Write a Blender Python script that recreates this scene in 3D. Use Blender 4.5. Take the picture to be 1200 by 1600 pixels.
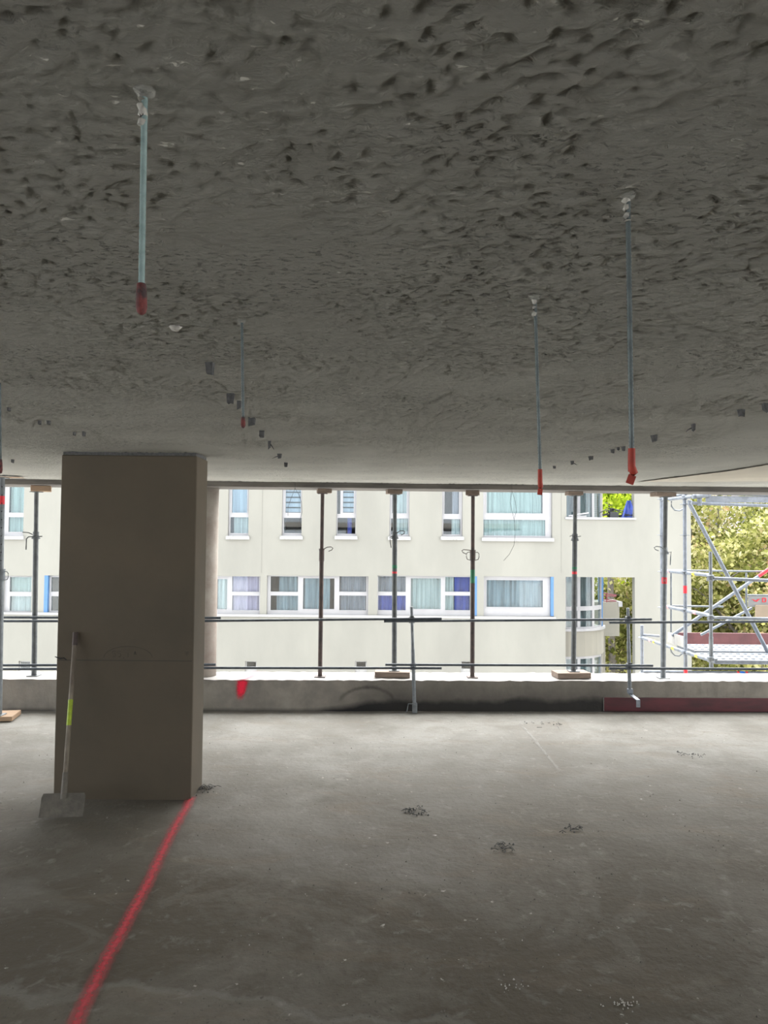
import bpy, math, random
import numpy as np
from mathutils import Vector, Matrix, noise
random.seed(7)
C = bpy.context.scene.collection
for o in list(bpy.data.objects): bpy.data.objects.remove(o)
R = math.radians
# ------------------------------------------------------------------ camera
FPX, CAMH, CEIL = 1155.0, 1.90, 2.52
cam_d = bpy.data.cameras.new('camera'); cam = bpy.data.objects.new('camera', cam_d); C.objects.link(cam)
cam_d.sensor_fit = 'VERTICAL'; cam_d.sensor_height = 36.0; cam_d.lens = FPX/1600*36.0
cam_d.clip_start = 0.05; cam_d.clip_end = 500
CR = Matrix.Rotation(R(90+2.08), 3, 'X') @ Matrix.Rotation(R(0.5), 3, 'Z')
cam.matrix_world = Matrix.Translation((0, 0, CAMH)) @ CR.to_4x4()
bpy.context.scene.camera = cam
# ------------------------------------------------------------------ sky, light, exposure
world = bpy.data.worlds.new('overcast_sky'); bpy.context.scene.world = world; world.use_nodes = True
wn = world.node_tree.nodes; wl = world.node_tree.links
bg = wn['Background']; bg.inputs['Strength'].default_value = 1.0
tc = wn.new('ShaderNodeTexCoord'); nz = wn.new('ShaderNodeTexNoise'); nz.inputs['Scale'].default_value = 1.6
cr = wn.new('ShaderNodeValToRGB')
cr.color_ramp.elements[0].position = .3; cr.color_ramp.elements[0].color = (.86, .92, 1.0, 1)
cr.color_ramp.elements[1].position = .7; cr.color_ramp.elements[1].color = (1.0, 1.0, 1.0, 1)
wl.new(tc.outputs['Generated'], nz.inputs['Vector']); wl.new(nz.outputs['Fac'], cr.inputs['Fac']); wl.new(cr.outputs['Color'], bg.inputs['Color'])
sun_d = bpy.data.lights.new('veiled_sun', 'SUN'); sun_d.energy = 3.3; sun_d.angle = R(80); sun_d.color = (1, .97, .92)
sun = bpy.data.objects.new('veiled_sun', sun_d); C.objects.link(sun); sun.rotation_euler = (R(-33), 0, R(-15))
vs = bpy.context.scene.view_settings
bpy.context.scene.display_settings.display_device = 'sRGB'
vs.view_transform = 'Standard'; vs.look = 'None'; vs.gamma = 1.0; vs.exposure = 2.05; vs.use_curve_mapping = False

# ------------------------------------------------------------------ helpers
def ray(px, py): return CR @ Vector(((px-600)/FPX, -(py-800)/FPX, -1.0))
def at(px, py, Y):                       # point at depth Y
    d = ray(px, py); return Vector((0, 0, CAMH)) + d*(Y/d.y)
def atz(px, py, z=0.0):                  # point on a level plane
    d = ray(px, py); return Vector((0, 0, CAMH)) + d*((z-CAMH)/d.z)
def noisef(x, y, z): return noise.noise(Vector((x, y, z)))

MATS = {}
def mat(name, col, rough=.8, metal=0.0, col2=None, scale=4.0, bump=0.0, bscale=60.0, detail=6, spec=.5, ramp=(.35, .65), bdist=.01, stretch=None):
    if name in MATS: return MATS[name]
    m = bpy.data.materials.new(name); m.use_nodes = True; MATS[name] = m
    n = m.node_tree.nodes; l = m.node_tree.links; b = n['Principled BSDF']
    b.inputs['Base Color'].default_value = (*col, 1); b.inputs['Roughness'].default_value = rough; b.inputs['Metallic'].default_value = metal
    b.inputs['Specular IOR Level'].default_value = spec
    t = n.new('ShaderNodeTexCoord'); mp = n.new('ShaderNodeMapping'); l.new(t.outputs['Object'], mp.inputs['Vector'])
    if stretch: mp.inputs['Scale'].default_value = stretch
    c2 = col2 or tuple(c*.85 for c in col)
    a = n.new('ShaderNodeTexNoise'); a.inputs['Scale'].default_value = scale; a.inputs['Detail'].default_value = detail; a.inputs['Roughness'].default_value = .62
    r = n.new('ShaderNodeValToRGB'); r.color_ramp.elements[0].position = ramp[0]; r.color_ramp.elements[1].position = ramp[1]
    r.color_ramp.elements[0].color = (*c2, 1); r.color_ramp.elements[1].color = (*col, 1)
    l.new(mp.outputs['Vector'], a.inputs['Vector']); l.new(a.outputs['Fac'], r.inputs['Fac']); l.new(r.outputs['Color'], b.inputs['Base Color'])
    if bump:
        k = n.new('ShaderNodeTexNoise'); k.inputs['Scale'].default_value = bscale; k.inputs['Detail'].default_value = 9; k.inputs['Roughness'].default_value = .62
        u = n.new('ShaderNodeBump'); u.inputs['Strength'].default_value = bump; u.inputs['Distance'].default_value = bdist
        l.new(mp.outputs['Vector'], k.inputs['Vector']); l.new(k.outputs['Fac'], u.inputs['Height']); l.new(u.outputs['Normal'], b.inputs['Normal'])
    return m
def nodes(m): return m.node_tree.nodes, m.node_tree.links, m.node_tree.nodes['Principled BSDF']

class MB:
    def __init__(s): s.v = []; s.f = []; s.sm = []
    def add(s, vs, fs, smooth=False):
        k = len(s.v); s.v += [tuple(p) for p in vs]; s.f += [tuple(i+k for i in f) for f in fs]; s.sm += [smooth]*len(fs); return s
    def box(s, x0, x1, y0, y1, z0, z1, M=None, bev=0.0):
        if bev:
            b = bev; vs = []; 
            for z, e in ((z0, b), (z0+b, 0), (z1-b, 0), (z1, b)):
                vs += [(x0+e+b*(e == 0), y0+e, z), (x1-e-b*(e == 0), y0+e, z), (x1-e, y0+e+b*(e == 0), z), (x1-e, y1-e-b*(e == 0), z),
                       (x1-e-b*(e == 0), y1-e, z), (x0+e+b*(e == 0), y1-e, z), (x0+e, y1-e-b*(e == 0), z), (x0+e, y0+e+b*(e == 0), z)]
            fs = [tuple(range(7, -1, -1)), tuple(range(24, 32))]
            for r in range(3):
                for i in range(8): j = (i+1) % 8; fs.append((r*8+i, r*8+j, (r+1)*8+j, (r+1)*8+i))
        else:
            vs = [(x0,y0,z0),(x1,y0,z0),(x1,y1,z0),(x0,y1,z0),(x0,y0,z1),(x1,y0,z1),(x1,y1,z1),(x0,y1,z1)]
            fs = [(3,2,1,0),(4,5,6,7),(0,1,5,4),(1,2,6,5),(2,3,7,6),(3,0,4,7)]
        if M is not None: vs = [M @ Vector(v) for v in vs]
        return s.add(vs, fs)
    def tube(s, a, b, r, n=12, r2=None, cap=True, holes=None):
        a = Vector(a); b = Vector(b); d = (b-a); L = d.length; q = d.normalized().to_track_quat('Z', 'X').to_matrix(); r2 = r if r2 is None else r2
        ts = [0, 1]; skip = set()
        if holes:
            ts = [0]
            for h in holes:
                ts += [(h-.006)/L, (h+.006)/L]; skip.add(len(ts)-2)
            ts += [1]
        vs = []
        for t in ts:
            rr = r+(r2-r)*t
            for i in range(n):
                g = 2*math.pi*(i+.5)/n; vs.append(a + q @ Vector((rr*math.cos(g), rr*math.sin(g), L*t)))
        fs = []
        for k in range(len(ts)-1):
            for i in range(n):
                if k in skip:
                    w = [(vs[k*n+i]+vs[k*n+(i+1) % n])*.5 - (a+(b-a)*ts[k])][0]
                    if abs(w.y) > abs(w.x)*3: continue
                fs.append((k*n+i, k*n+(i+1) % n, (k+1)*n+(i+1) % n, (k+1)*n+i))
        s.add(vs, fs, True)
        if cap and not holes: 
            s.add(vs[:n], [tuple(range(n-1, -1, -1))]); s.add(vs[-n:], [tuple(range(n))])
        return s
    def pipe(s, pts, r, n=8):
        pts = [Vector(p) for p in pts]; vs = []; fs = []
        for i, p in enumerate(pts):
            d = (pts[min(i+1, len(pts)-1)]-pts[max(i-1, 0)]).normalized(); q = d.to_track_quat('Z', 'Y').to_matrix()
            rr = r[i] if isinstance(r, (list, tuple)) else r
            for k in range(n): g = 2*math.pi*k/n; vs.append(p + q @ Vector((rr*math.cos(g), rr*math.sin(g), 0)))
        for i in range(len(pts)-1):
            for k in range(n): fs.append((i*n+k, i*n+(k+1) % n, (i+1)*n+(k+1) % n, (i+1)*n+k))
        s.add(vs, fs, True)
        s.add(vs[:n], [tuple(range(n-1, -1, -1))]); s.add(vs[-n:], [tuple(range(n))]); return s
    def lathe(s, c, prof, n=24):
        vs = []; fs = []
        for (r, z) in prof:
            for k in range(n): g = 2*math.pi*k/n; vs.append((c[0]+r*math.cos(g), c[1]+r*math.sin(g), c[2]+z))
        for i in range(len(prof)-1):
            for k in range(n): fs.append((i*n+k, i*n+(k+1) % n, (i+1)*n+(k+1) % n, (i+1)*n+k))
        return s.add(vs, fs, True)
    def build(s, name, m, parent=None):
        me = bpy.data.meshes.new(name); me.from_pydata(s.v, [], s.f); me.polygons.foreach_set('use_smooth', s.sm); me.materials.append(m); me.update()
        o = bpy.data.objects.new(name, me); C.objects.link(o)
        if parent: o.parent = parent; o.matrix_parent_inverse = Matrix.Translation(-world_loc(parent))
        return o
def world_loc(o):
    return Vector(o.location) if o.type == 'EMPTY' else Vector((0, 0, 0))
def tag(o, label=None, cat=None, group=None, kind=None):
    if label: o['label'] = label
    if cat: o['category'] = cat
    if group: o['group'] = group
    if kind: o['kind'] = kind
    return o
def empty(name, loc, label=None, cat=None, group=None):
    o = bpy.data.objects.new(name, None); C.objects.link(o); o.location = loc; o.empty_display_size = .1
    return tag(o, label, cat, group)
def grid_mesh(name, xs, ys, fz, m, flip=False):
    nx, ny = len(xs), len(ys); v = np.empty((ny, nx, 3)); v[:, :, 0] = np.array(xs)[None, :]; v[:, :, 1] = np.array(ys)[:, None]
    for j, y in enumerate(ys):
        for i, x in enumerate(xs): v[j, i, 2] = fz(x, y)
    I = np.arange(nx*ny).reshape(ny, nx); q = np.stack([I[:-1, :-1], I[:-1, 1:], I[1:, 1:], I[1:, :-1]], -1).reshape(-1, 4)
    if flip: q = q[:, ::-1]
    me = bpy.data.meshes.new(name); me.vertices.add(nx*ny); me.vertices.foreach_set('co', v.reshape(-1)); nq = len(q)
    me.loops.add(nq*4); me.loops.foreach_set('vertex_index', q.reshape(-1).astype(np.int32)); me.polygons.add(nq)
    me.polygons.foreach_set('loop_start', np.arange(0, nq*4, 4, dtype=np.int32)); me.polygons.foreach_set('loop_total', np.full(nq, 4, dtype=np.int32))
    me.polygons.foreach_set('use_smooth', np.ones(nq, dtype=bool)); me.materials.append(m); me.update(calc_edges=True); me.validate()
    o = bpy.data.objects.new(name, me); C.objects.link(o); return o
def spaced(a, b, s): 
    n = max(1, round((b-a)/s)); return [a+(b-a)*i/n for i in range(n)]

# ------------------------------------------------------------------ materials
M_ceil = mat('rough_ceiling_concrete', (.86, .845, .765), .95, col2=(.75, .735, .665), scale=2.2, bump=.9, bscale=75, ramp=(.3, .7), spec=.1, bdist=.02)
def ceiling_relief(m):
    n, l, b = nodes(m); old = [x for x in n if x.type == 'BUMP'][0]
    t = n.new('ShaderNodeTexCoord'); wp = n.new('ShaderNodeTexNoise'); wp.inputs['Scale'].default_value = 30
    ad = n.new('ShaderNodeVectorMath'); ad.operation = 'MULTIPLY_ADD'; ad.inputs[1].default_value = (.03, .03, .03)
    l.new(t.outputs['Object'], wp.inputs['Vector']); l.new(wp.outputs['Color'], ad.inputs[0]); l.new(t.outputs['Object'], ad.inputs[2])
    def nz_(sc, det, lo, hi, rough=.6):
        mp = n.new('ShaderNodeMapping'); mp.inputs['Scale'].default_value = (.62, 1.5, 1); l.new(ad.outputs[0], mp.inputs['Vector'])
        a = n.new('ShaderNodeTexNoise'); a.inputs['Scale'].default_value = sc; a.inputs['Detail'].default_value = det; a.inputs['Roughness'].default_value = rough; l.new(mp.outputs[0], a.inputs['Vector'])
        r = n.new('ShaderNodeMapRange'); r.inputs['From Min'].default_value = lo; r.inputs['From Max'].default_value = hi; l.new(a.outputs['Fac'], r.inputs['Value']); return r.outputs['Result']
    pit = nz_(56, 4, .565, .625); zone = nz_(1.7, 4, .43, .60)
    mu = n.new('ShaderNodeMath'); mu.operation = 'MULTIPLY'; l.new(pit, mu.inputs[0]); l.new(zone, mu.inputs[1])
    rg_ = nz_(40, 8, .35, .65, .72)
    sb = n.new('ShaderNodeMath'); sb.operation = 'SUBTRACT'; l.new(rg_, sb.inputs[0]); l.new(mu.outputs[0], sb.inputs[1])
    u = n.new('ShaderNodeBump'); u.inputs['Strength'].default_value = 1.0; u.inputs['Distance'].default_value = .018; l.new(sb.outputs[0], u.inputs['Height']); l.new(old.outputs['Normal'], u.inputs['Normal'])
    l.new(u.outputs['Normal'], b.inputs['Normal']); old.inputs['Strength'].default_value = .5
    # blow holes darkened in colour to paint in their shade, with some dirt
    cur = b.inputs['Base Color'].links[0].from_socket; x = n.new('ShaderNodeMix'); x.data_type = 'RGBA'; x.inputs['B'].default_value = (.10, .095, .08, 1)
    f = n.new('ShaderNodeMath'); f.operation = 'MULTIPLY'; f.inputs[1].default_value = .45; l.new(mu.outputs[0], f.inputs[0]); l.new(f.outputs[0], x.inputs['Factor']); l.new(cur, x.inputs['A']); l.new(x.outputs['Result'], b.inputs['Base Color'])
ceiling_relief(M_ceil)
def floor_material():
    m = mat('stained_floor_concrete', (.24, .235, .215), .85, col2=(.165, .157, .137), scale=1.1, ramp=(.36, .62), bump=.55, bscale=19, spec=.35, bdist=.016)
    n, l, b = nodes(m); cur = b.inputs['Base Color'].links[0].from_socket
    t = n.new('ShaderNodeTexCoord')
    def layer(scale, lo, hi, col, fac, det=8, off=(0, 0, 0), dist=0.0, st=(1, 1, 1)):
        nonlocal cur
        mp = n.new('ShaderNodeMapping'); mp.inputs['Location'].default_value = off; mp.inputs['Scale'].default_value = st; l.new(t.outputs['Object'], mp.inputs['Vector'])
        a = n.new('ShaderNodeTexNoise'); a.inputs['Scale'].default_value = scale; a.inputs['Detail'].default_value = det; a.inputs['Roughness'].default_value = .65; a.inputs['Distortion'].default_value = dist
        r = n.new('ShaderNodeMapRange'); r.inputs['From Min'].default_value = lo; r.inputs['From Max'].default_value = hi; r.inputs['To Max'].default_value = fac
        x = n.new('ShaderNodeMix'); x.data_type = 'RGBA'; x.inputs['B'].default_value = (*col, 1)
        l.new(mp.outputs['Vector'], a.inputs['Vector']); l.new(a.outputs['Fac'], r.inputs['Value']); l.new(r.outputs['Result'], x.inputs['Factor']); l.new(cur, x.inputs['A']); cur = x.outputs['Result']
        return r.outputs['Result']
    # brown damp dirt, deepened to paint in near floor shade, ragged dry near margin
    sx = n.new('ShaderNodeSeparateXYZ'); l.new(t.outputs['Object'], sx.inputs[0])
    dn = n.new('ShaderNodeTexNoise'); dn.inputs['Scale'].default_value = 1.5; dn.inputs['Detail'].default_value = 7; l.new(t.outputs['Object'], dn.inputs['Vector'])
    def mth(op, a, b2):
        q = n.new('ShaderNodeMath'); q.operation = op
        for i, v in enumerate((a, b2)):
            if isinstance(v, (int, float)): q.inputs[i].default_value = v
            else: l.new(v, q.inputs[i])
        return q.outputs[0]
    def mrn(v, a, b2, to=1.0):
        q = n.new('ShaderNodeMapRange'); q.inputs['From Min'].default_value = a; q.inputs['From Max'].default_value = b2; q.inputs['To Max'].default_value = to; l.new(v, q.inputs['Value']); return q.outputs[0]
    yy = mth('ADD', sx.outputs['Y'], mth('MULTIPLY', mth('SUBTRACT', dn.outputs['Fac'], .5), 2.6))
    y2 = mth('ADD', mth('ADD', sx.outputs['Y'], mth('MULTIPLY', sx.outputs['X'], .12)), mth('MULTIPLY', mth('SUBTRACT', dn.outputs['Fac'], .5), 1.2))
    damp_shade = mth('MULTIPLY', mrn(yy, 6.8, 4.0), mrn(y2, 2.95, 3.03))
    xd = n.new('ShaderNodeMix'); xd.data_type = 'RGBA'; xd.inputs['B'].default_value = (.078, .063, .040, 1); l.new(mth('MULTIPLY', damp_shade, .88), xd.inputs['Factor']); l.new(cur, xd.inputs['A']); cur = xd.outputs['Result']
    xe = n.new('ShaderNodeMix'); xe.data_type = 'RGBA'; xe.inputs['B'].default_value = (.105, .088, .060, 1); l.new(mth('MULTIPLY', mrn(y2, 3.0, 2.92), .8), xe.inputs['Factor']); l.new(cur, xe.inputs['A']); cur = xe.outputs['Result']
    layer(.55, .50, .66, (.34, .33, .305), .35, off=(3, 1, 0), dist=.6)
    layer(2.3, .55, .75, (.20, .15, .10), .4, off=(5, 9, 0), dist=.5, st=(.5, 1.4, 1))
    layer(5, .56, .72, (.15, .125, .10), .55, off=(7, 2, 0), st=(.6, 1.5, 1))
    layer(1.7, .53, .60, (.17, .155, .13), .35, off=(21, 3, 0), dist=1.5, det=10)
    layer(8, .58, .70, (.34, .33, .305), .30, off=(2, 13, 0), dist=.4, det=10)
    layer(55, .60, .68, (.09, .08, .065), .55, off=(4, 4, 0), det=5)
    layer(26, .66, .72, (.07, .06, .05), .8, off=(1, 5, 0), det=4)
    layer(16, .68, .74, (.55, .52, .47), .7, off=(11, 4, 0), det=4)
    l.new(cur, b.inputs['Base Color']); return m
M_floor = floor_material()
M_col = mat('smooth_column_concrete', (.118, .096, .069), .8, col2=(.096, .081, .060), scale=1.3, bump=.12, bscale=30, spec=.3)
M_round = mat('round_column_concrete', (.36, .33, .29), .9, col2=(.27, .23, .20), scale=5, bump=.2, bscale=50, spec=.2)
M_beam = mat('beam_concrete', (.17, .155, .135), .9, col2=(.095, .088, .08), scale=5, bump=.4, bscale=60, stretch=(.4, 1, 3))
M_edge = mat('slab_edge_concrete', (.55, .52, .47), .9, col2=(.42, .37, .33), scale=9, bump=.4, bscale=60)
M_street = mat('pale_street_paving', (.70, .69, .66), .9, col2=(.62, .61, .59), scale=.6)
M_facade = mat('cream_render', (.228, .2255, .199), .9, col2=(.188, .186, .165), scale=.55, stretch=(1, 1, .35), bump=.1, bscale=20, ramp=(.3, .7))
M_facade2 = mat('beige_render', (.24, .229, .193), .9, col2=(.215, .207, .177), scale=1.2, stretch=(1, 1, .4))
M_pvc = mat('white_pvc', (.31, .31, .32), .4, col2=(.285, .285, .295), scale=3)
M_sill = mat('weathered_white_sill', (.30, .30, .295), .8, col2=(.21, .21, .205), scale=14, ramp=(.3, .45))
M_blue = mat('blue_jamb_paint', (.06, .15, .30), .6, col2=(.05, .13, .27))
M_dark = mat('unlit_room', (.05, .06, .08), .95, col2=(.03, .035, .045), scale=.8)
M_galv = mat('galvanised_steel', (.235, .26, .30), .55, .4, col2=(.165, .185, .21), scale=16, bump=.05, bscale=90)
M_galvd = mat('dull_grey_steel', (.23, .25, .26), .55, .55, col2=(.15, .165, .18), scale=14, bump=.1, bscale=80)
M_rail = mat('dark_steel_rail', (.10, .115, .13), .5, .5, col2=(.065, .075, .09), scale=12)
M_brown = mat('brown_rusted_steel', (.105, .075, .065), .65, .35, col2=(.06, .05, .05), scale=16, bump=.1, bscale=80)
M_greyp = mat('grey_prop_steel', (.13, .14, .14), .6, .4, col2=(.085, .09, .095), scale=15, bump=.1, bscale=80)
M_blk = mat('black_rubber', (.02, .022, .025), .7)
M_timber = mat('raw_timber_block', (.40, .27, .17), .8, col2=(.34, .24, .165), scale=6, stretch=(1, 6, 6), bump=.2, bscale=40)
M_timberg = mat('dusty_timber_block', (.26, .20, .155), .85, col2=(.17, .13, .105), scale=6, stretch=(1, 6, 6), bump=.2, bscale=40)
M_wine = mat('wine_red_board_paint', (.095, .014, .022), .35, col2=(.045, .009, .014), scale=5, stretch=(.5, 1, 2), ramp=(.3, .6))
M_toe = mat('dull_red_toe_board', (.17, .065, .07), .7, col2=(.11, .045, .05), scale=4)
M_greyw = mat('weathered_grey_board', (.34, .335, .31), .85, col2=(.25, .245, .235), scale=8)
M_red = mat('red_tape', (.72, .03, .05), .5); M_yel = mat('yellow_tape', (.82, .66, .06), .5); M_pink = mat('faded_pink_tape', (.80, .35, .36), .6)
M_bluet = mat('blue_tape', (.02, .16, .70), .5); M_green = mat('green_paint', (.02, .20, .09), .55, col2=(.015, .13, .06), scale=20)
M_orange = mat('orange_red_tip', (.48, .05, .025), .6, col2=(.34, .035, .02), scale=30)
M_dred = mat('dark_red_dirty_tip', (.22, .05, .045), .7, col2=(.06, .035, .035), scale=50, ramp=(.4, .6), bump=.4, bscale=200)
M_rod = mat('zinc_threaded_rod', (.42, .55, .53), .5, .4, col2=(.28, .38, .37), scale=40)
M_rod2 = mat('dark_zinc_rod', (.17, .20, .20), .5, .5, col2=(.11, .13, .13), scale=40)
M_plast = mat('dried_plaster', (.60, .58, .52), .9, col2=(.42, .40, .36), scale=60, bump=.3, bscale=200)
M_stub = mat('grey_stub', (.13, .13, .13), .9, col2=(.07, .07, .07), scale=60, bump=.4, bscale=120)
M_shov = mat('dusty_steel_blade', (.17, .155, .13), .7, .2, col2=(.11, .10, .085), scale=16, bump=.2, bscale=60)
M_handle = mat('worn_wood_handle', (.26, .225, .175), .75, col2=(.14, .115, .09), scale=9, stretch=(1, 1, .3), ramp=(.4, .6))
M_lime = mat('lime_green_tape', (.42, .55, .02), .5, col2=(.28, .38, .02), scale=30)
M_bark = mat('grey_bark', (.20, .18, .15), .9, col2=(.11, .10, .09), scale=6)
M_wire = mat('thin_dark_wire', (.03, .03, .035), .6)
M_chalk = mat('pencil_line', (.05, .045, .04), .9)
M_paper = mat('banner_white', (.30, .30, .295), .6); M_card = mat('beige_panel', (.40, .31, .22), .8)

def glass_mat():
    m = bpy.data.materials.new('window_glass'); m.use_nodes = True; n = m.node_tree.nodes; l = m.node_tree.links; n.clear()
    o = n.new('ShaderNodeOutputMaterial'); t = n.new('ShaderNodeBsdfTransparent'); g = n.new('ShaderNodeBsdfGlossy'); x = n.new('ShaderNodeMixShader')
    t.inputs['Color'].default_value = (.86, .92, .93, 1); g.inputs['Roughness'].default_value = .02; x.inputs['Fac'].default_value = .05
    l.new(t.outputs[0], x.inputs[1]); l.new(g.outputs[0], x.inputs[2]); l.new(x.outputs[0], o.inputs['Surface']); return m
M_glass = glass_mat()

# ------------------------------------------------------------------ room shell
pA = atz(640, 1111)                         # parapet foot
YS = 0.030
def YP(x, off=0.0): return pA.y + YS*(x-pA.x) + off
PH = at(640, 1063.5, YP(0)).z; PT = .50     # parapet height and thickness
BOT = at(700, 764, YP(.7)).z
FT = at(700, 753, YP(.7)).z
print('parapet', pA, PH, 'beam bottom', BOT, 'ceiling', CEIL, FT)
XL, XR, YB = -8.0, 8.0, -5.0
def ceil_z(x, y):
    if y < .3 or y > 8.6 or abs(x) > 5.5: return CEIL
    a = noisef(x*1.3, y*1.3, 5)*.010
    wx = x + noisef(x*11, y*11, 31)*.03; wy = y + noisef(x*13, y*13, 37)*.03
    r = max(0, 1-abs(noisef(wx*30, wy*44, 2.5))*2.6)
    b = noisef(wx*48, wy*60, 8.1)
    k = min(1, max(0, noisef(x*2.2, y*2.2, 12)*1.4+.55))
    p = max(0, noisef(wx*42, wy*56, 20)-.16)*.050*k
    amt = 1.0 if y < 5 else max(.35, 1-(y-5)*.3)
    return CEIL + a*.5 - (r*.0026 + b*.0014)*amt + min(p*.5, .005) + .002
xs = spaced(XL, -5, 1) + spaced(-5, -2, .05) + spaced(-2, 2, .0105) + spaced(2, 5, .05) + spaced(5, XR, 1) + [XR]
ys = spaced(YB, .4, .8) + spaced(.4, 2.6, .0095) + spaced(2.6, 5.2, .025) + spaced(5.2, 8.0, .06) + spaced(8.0, 8.75, .25) + [8.75]
tag(grid_mesh('ceiling', xs, ys, ceil_z, M_ceil, flip=True), kind='structure')
def floor_z(x, y):
    if y < .5 or abs(x) > 5: return 0.0
    return noisef(x*.9, y*.9, 3)*.004 + noisef(x*6, y*6, 9)*.0022 + max(0, noisef(x*14, y*14, 4)-.45)*.008 - .004
xs = spaced(XL, -5, 1) + spaced(-5, 5, .035) + spaced(5, XR, 1) + [XR]
ys = spaced(YB, 1.8, .8) + spaced(1.8, 8.4, .03) + [8.4]
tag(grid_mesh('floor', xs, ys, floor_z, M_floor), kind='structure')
b = MB(); b.box(XL, XR, YB, 8.75, -.30, -.02); tag(b.build('trim_1', M_edge), kind='structure')      # slab below
b = MB(); b.box(XL, XR, YB, 8.7, CEIL+.03, CEIL+.33); tag(b.build('trim_2', M_edge), kind='structure')  # slab above
def skew_box(b, x0, x1, o0, o1, z0, z1, n=1, jit=0.0, seed=0):
    """box running along the facade line"""
    vs = []; rr = random.Random(seed)
    for i in range(n+1):
        x = x0+(x1-x0)*i/n
        j = [(rr.random()-.5)*jit for _ in range(4)]
        vs += [(x, YP(x, o0)+j[0]*.5, z0), (x, YP(x, o1), z0), (x, YP(x, o1), z1+j[1]), (x, YP(x, o0)+j[2], z1+j[3])]
    fs = [(0, 1, 2, 3), tuple(reversed([n*4+k for k in range(4)]))]
    for i in range(n):
        for k in range(4): fs.append((i*4+k, (i+1)*4+k, (i+1)*4+(k+1) % 4, i*4+(k+1) % 4))
    b.add(vs, fs)
def parapet_material():
    m = mat('parapet_concrete', (.30, .275, .24), .9, col2=(.20, .185, .165), scale=3.2, bump=.4, bscale=45, spec=.2)
    n, l, bs = nodes(m); cur = bs.inputs['Base Color'].links[0].from_socket
    tcn = n.new('ShaderNodeTexCoord'); sx = n.new('ShaderNodeSeparateXYZ'); l.new(tcn.outputs['Object'], sx.inputs[0])
    nn = n.new('ShaderNodeTexNoise'); nn.inputs['Scale'].default_value = 3.5; nn.inputs['Detail'].default_value = 7; l.new(tcn.outputs['Object'], nn.inputs['Vector'])
    def math_(op, a, bb=None, cl=False):
        q = n.new('ShaderNodeMath'); q.operation = op; q.use_clamp = cl
        for i, v in enumerate((a, bb)):
            if v is None: continue
            if isinstance(v, (int, float)): q.inputs[i].default_value = v
            else: l.new(v, q.inputs[i])
        return q.outputs[0]
    def mr(v, a, c):
        q = n.new('ShaderNodeMapRange'); q.inputs['From Min'].default_value = a; q.inputs['From Max'].default_value = c; l.new(v, q.inputs['Value']); return q.outputs[0]
    def mix(f, col):
        nonlocal cur
        x = n.new('ShaderNodeMix'); x.data_type = 'RGBA'; x.inputs['B'].default_value = (*col, 1); l.new(f, x.inputs['Factor']); l.new(cur, x.inputs['A']); cur = x.outputs['Result']
    # soot/bitumen stain along the foot, between the arc mark and the red board
    xw = math_('MULTIPLY', mr(sx.outputs['X'], -.75, .15), mr(sx.outputs['X'], 3.3, 2.4))
    h = math_('MULTIPLY', xw, math_('ADD', .02, math_('MULTIPLY', nn.outputs['Fac'], .19)))
    mix(mr(math_('SUBTRACT', h, sx.outputs['Z']), -.035, .03), (.012, .013, .017))
    mix(math_('MULTIPLY', math_('MULTIPLY', xw, mr(sx.outputs['Z'], .50, .02)), .85), (.045, .043, .04))
    # pale worn top
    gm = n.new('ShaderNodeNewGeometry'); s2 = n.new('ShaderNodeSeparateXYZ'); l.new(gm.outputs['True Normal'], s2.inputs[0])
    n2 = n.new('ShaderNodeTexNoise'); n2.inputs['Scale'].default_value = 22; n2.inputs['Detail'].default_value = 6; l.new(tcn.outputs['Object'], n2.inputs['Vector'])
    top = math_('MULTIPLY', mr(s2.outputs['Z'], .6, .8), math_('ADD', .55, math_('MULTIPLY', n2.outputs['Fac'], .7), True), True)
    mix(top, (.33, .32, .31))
    l.new(cur, bs.inputs['Base Color']); return m
M_par = parapet_material()
b = MB(); skew_box(b, XL, XR, 0, PT, -.02, PH, n=260, jit=.010, seed=3); tag(b.build('wall_front', M_par), kind='structure')
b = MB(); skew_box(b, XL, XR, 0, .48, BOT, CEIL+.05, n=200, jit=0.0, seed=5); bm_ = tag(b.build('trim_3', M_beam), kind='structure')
# formwork shadow gaps of the beam, smooth repair patch of the ceiling beside it
b = MB()
q = [(1000, 753), (1075, 744), (1140, 736), (1215, 724), (1330, 724), (1330, 752)]
top = [atz(x, y, CEIL+.012) for x, y in q]; bot = [atz(x, y, CEIL-.009) for x, y in q]; nq_ = len(q)
b.add(top+bot, [tuple(range(nq_)), tuple(range(2*nq_-1, nq_-1, -1))]+[(i, (i+1) % nq_, nq_+(i+1) % nq_, nq_+i) for i in range(nq_)])
M_patch = mat('smooth_ceiling_repair', (.52, .47, .38), .85, col2=(.46, .42, .34), scale=3, bump=.1, bscale=20)
tag(b.build('trim_4', M_patch), kind='structure')
b = MB(); b.box(XL-.2, XR+.2, YB-.2, YB, -.02, 1.9); tag(b.build('wall_back', M_col), kind='structure')  # unseen wall, height shaped to let light in above it
b = MB(); b.box(XL-.2, XL, YB, 7.7, -.02, .12); tag(b.build('wall_left', M_edge), kind='structure')  # unseen low edge, this side left open to light the interior
b = MB(); b.box(XR, XR+.2, YB, 8.2, -.02, .12); tag(b.build('wall_right', M_edge), kind='structure')  # out of view, kept low so daylight enters from the right
b = MB(); b.box(-120, 120, -120, 130, -8.6, -8.0); tag(b.build('ground', M_street), kind='structure')
b = MB(); b.box(XL, XR, YB, 8.7, -8.0, -.32); tag(b.build('wall_lower', M_edge), kind='structure')

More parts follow.
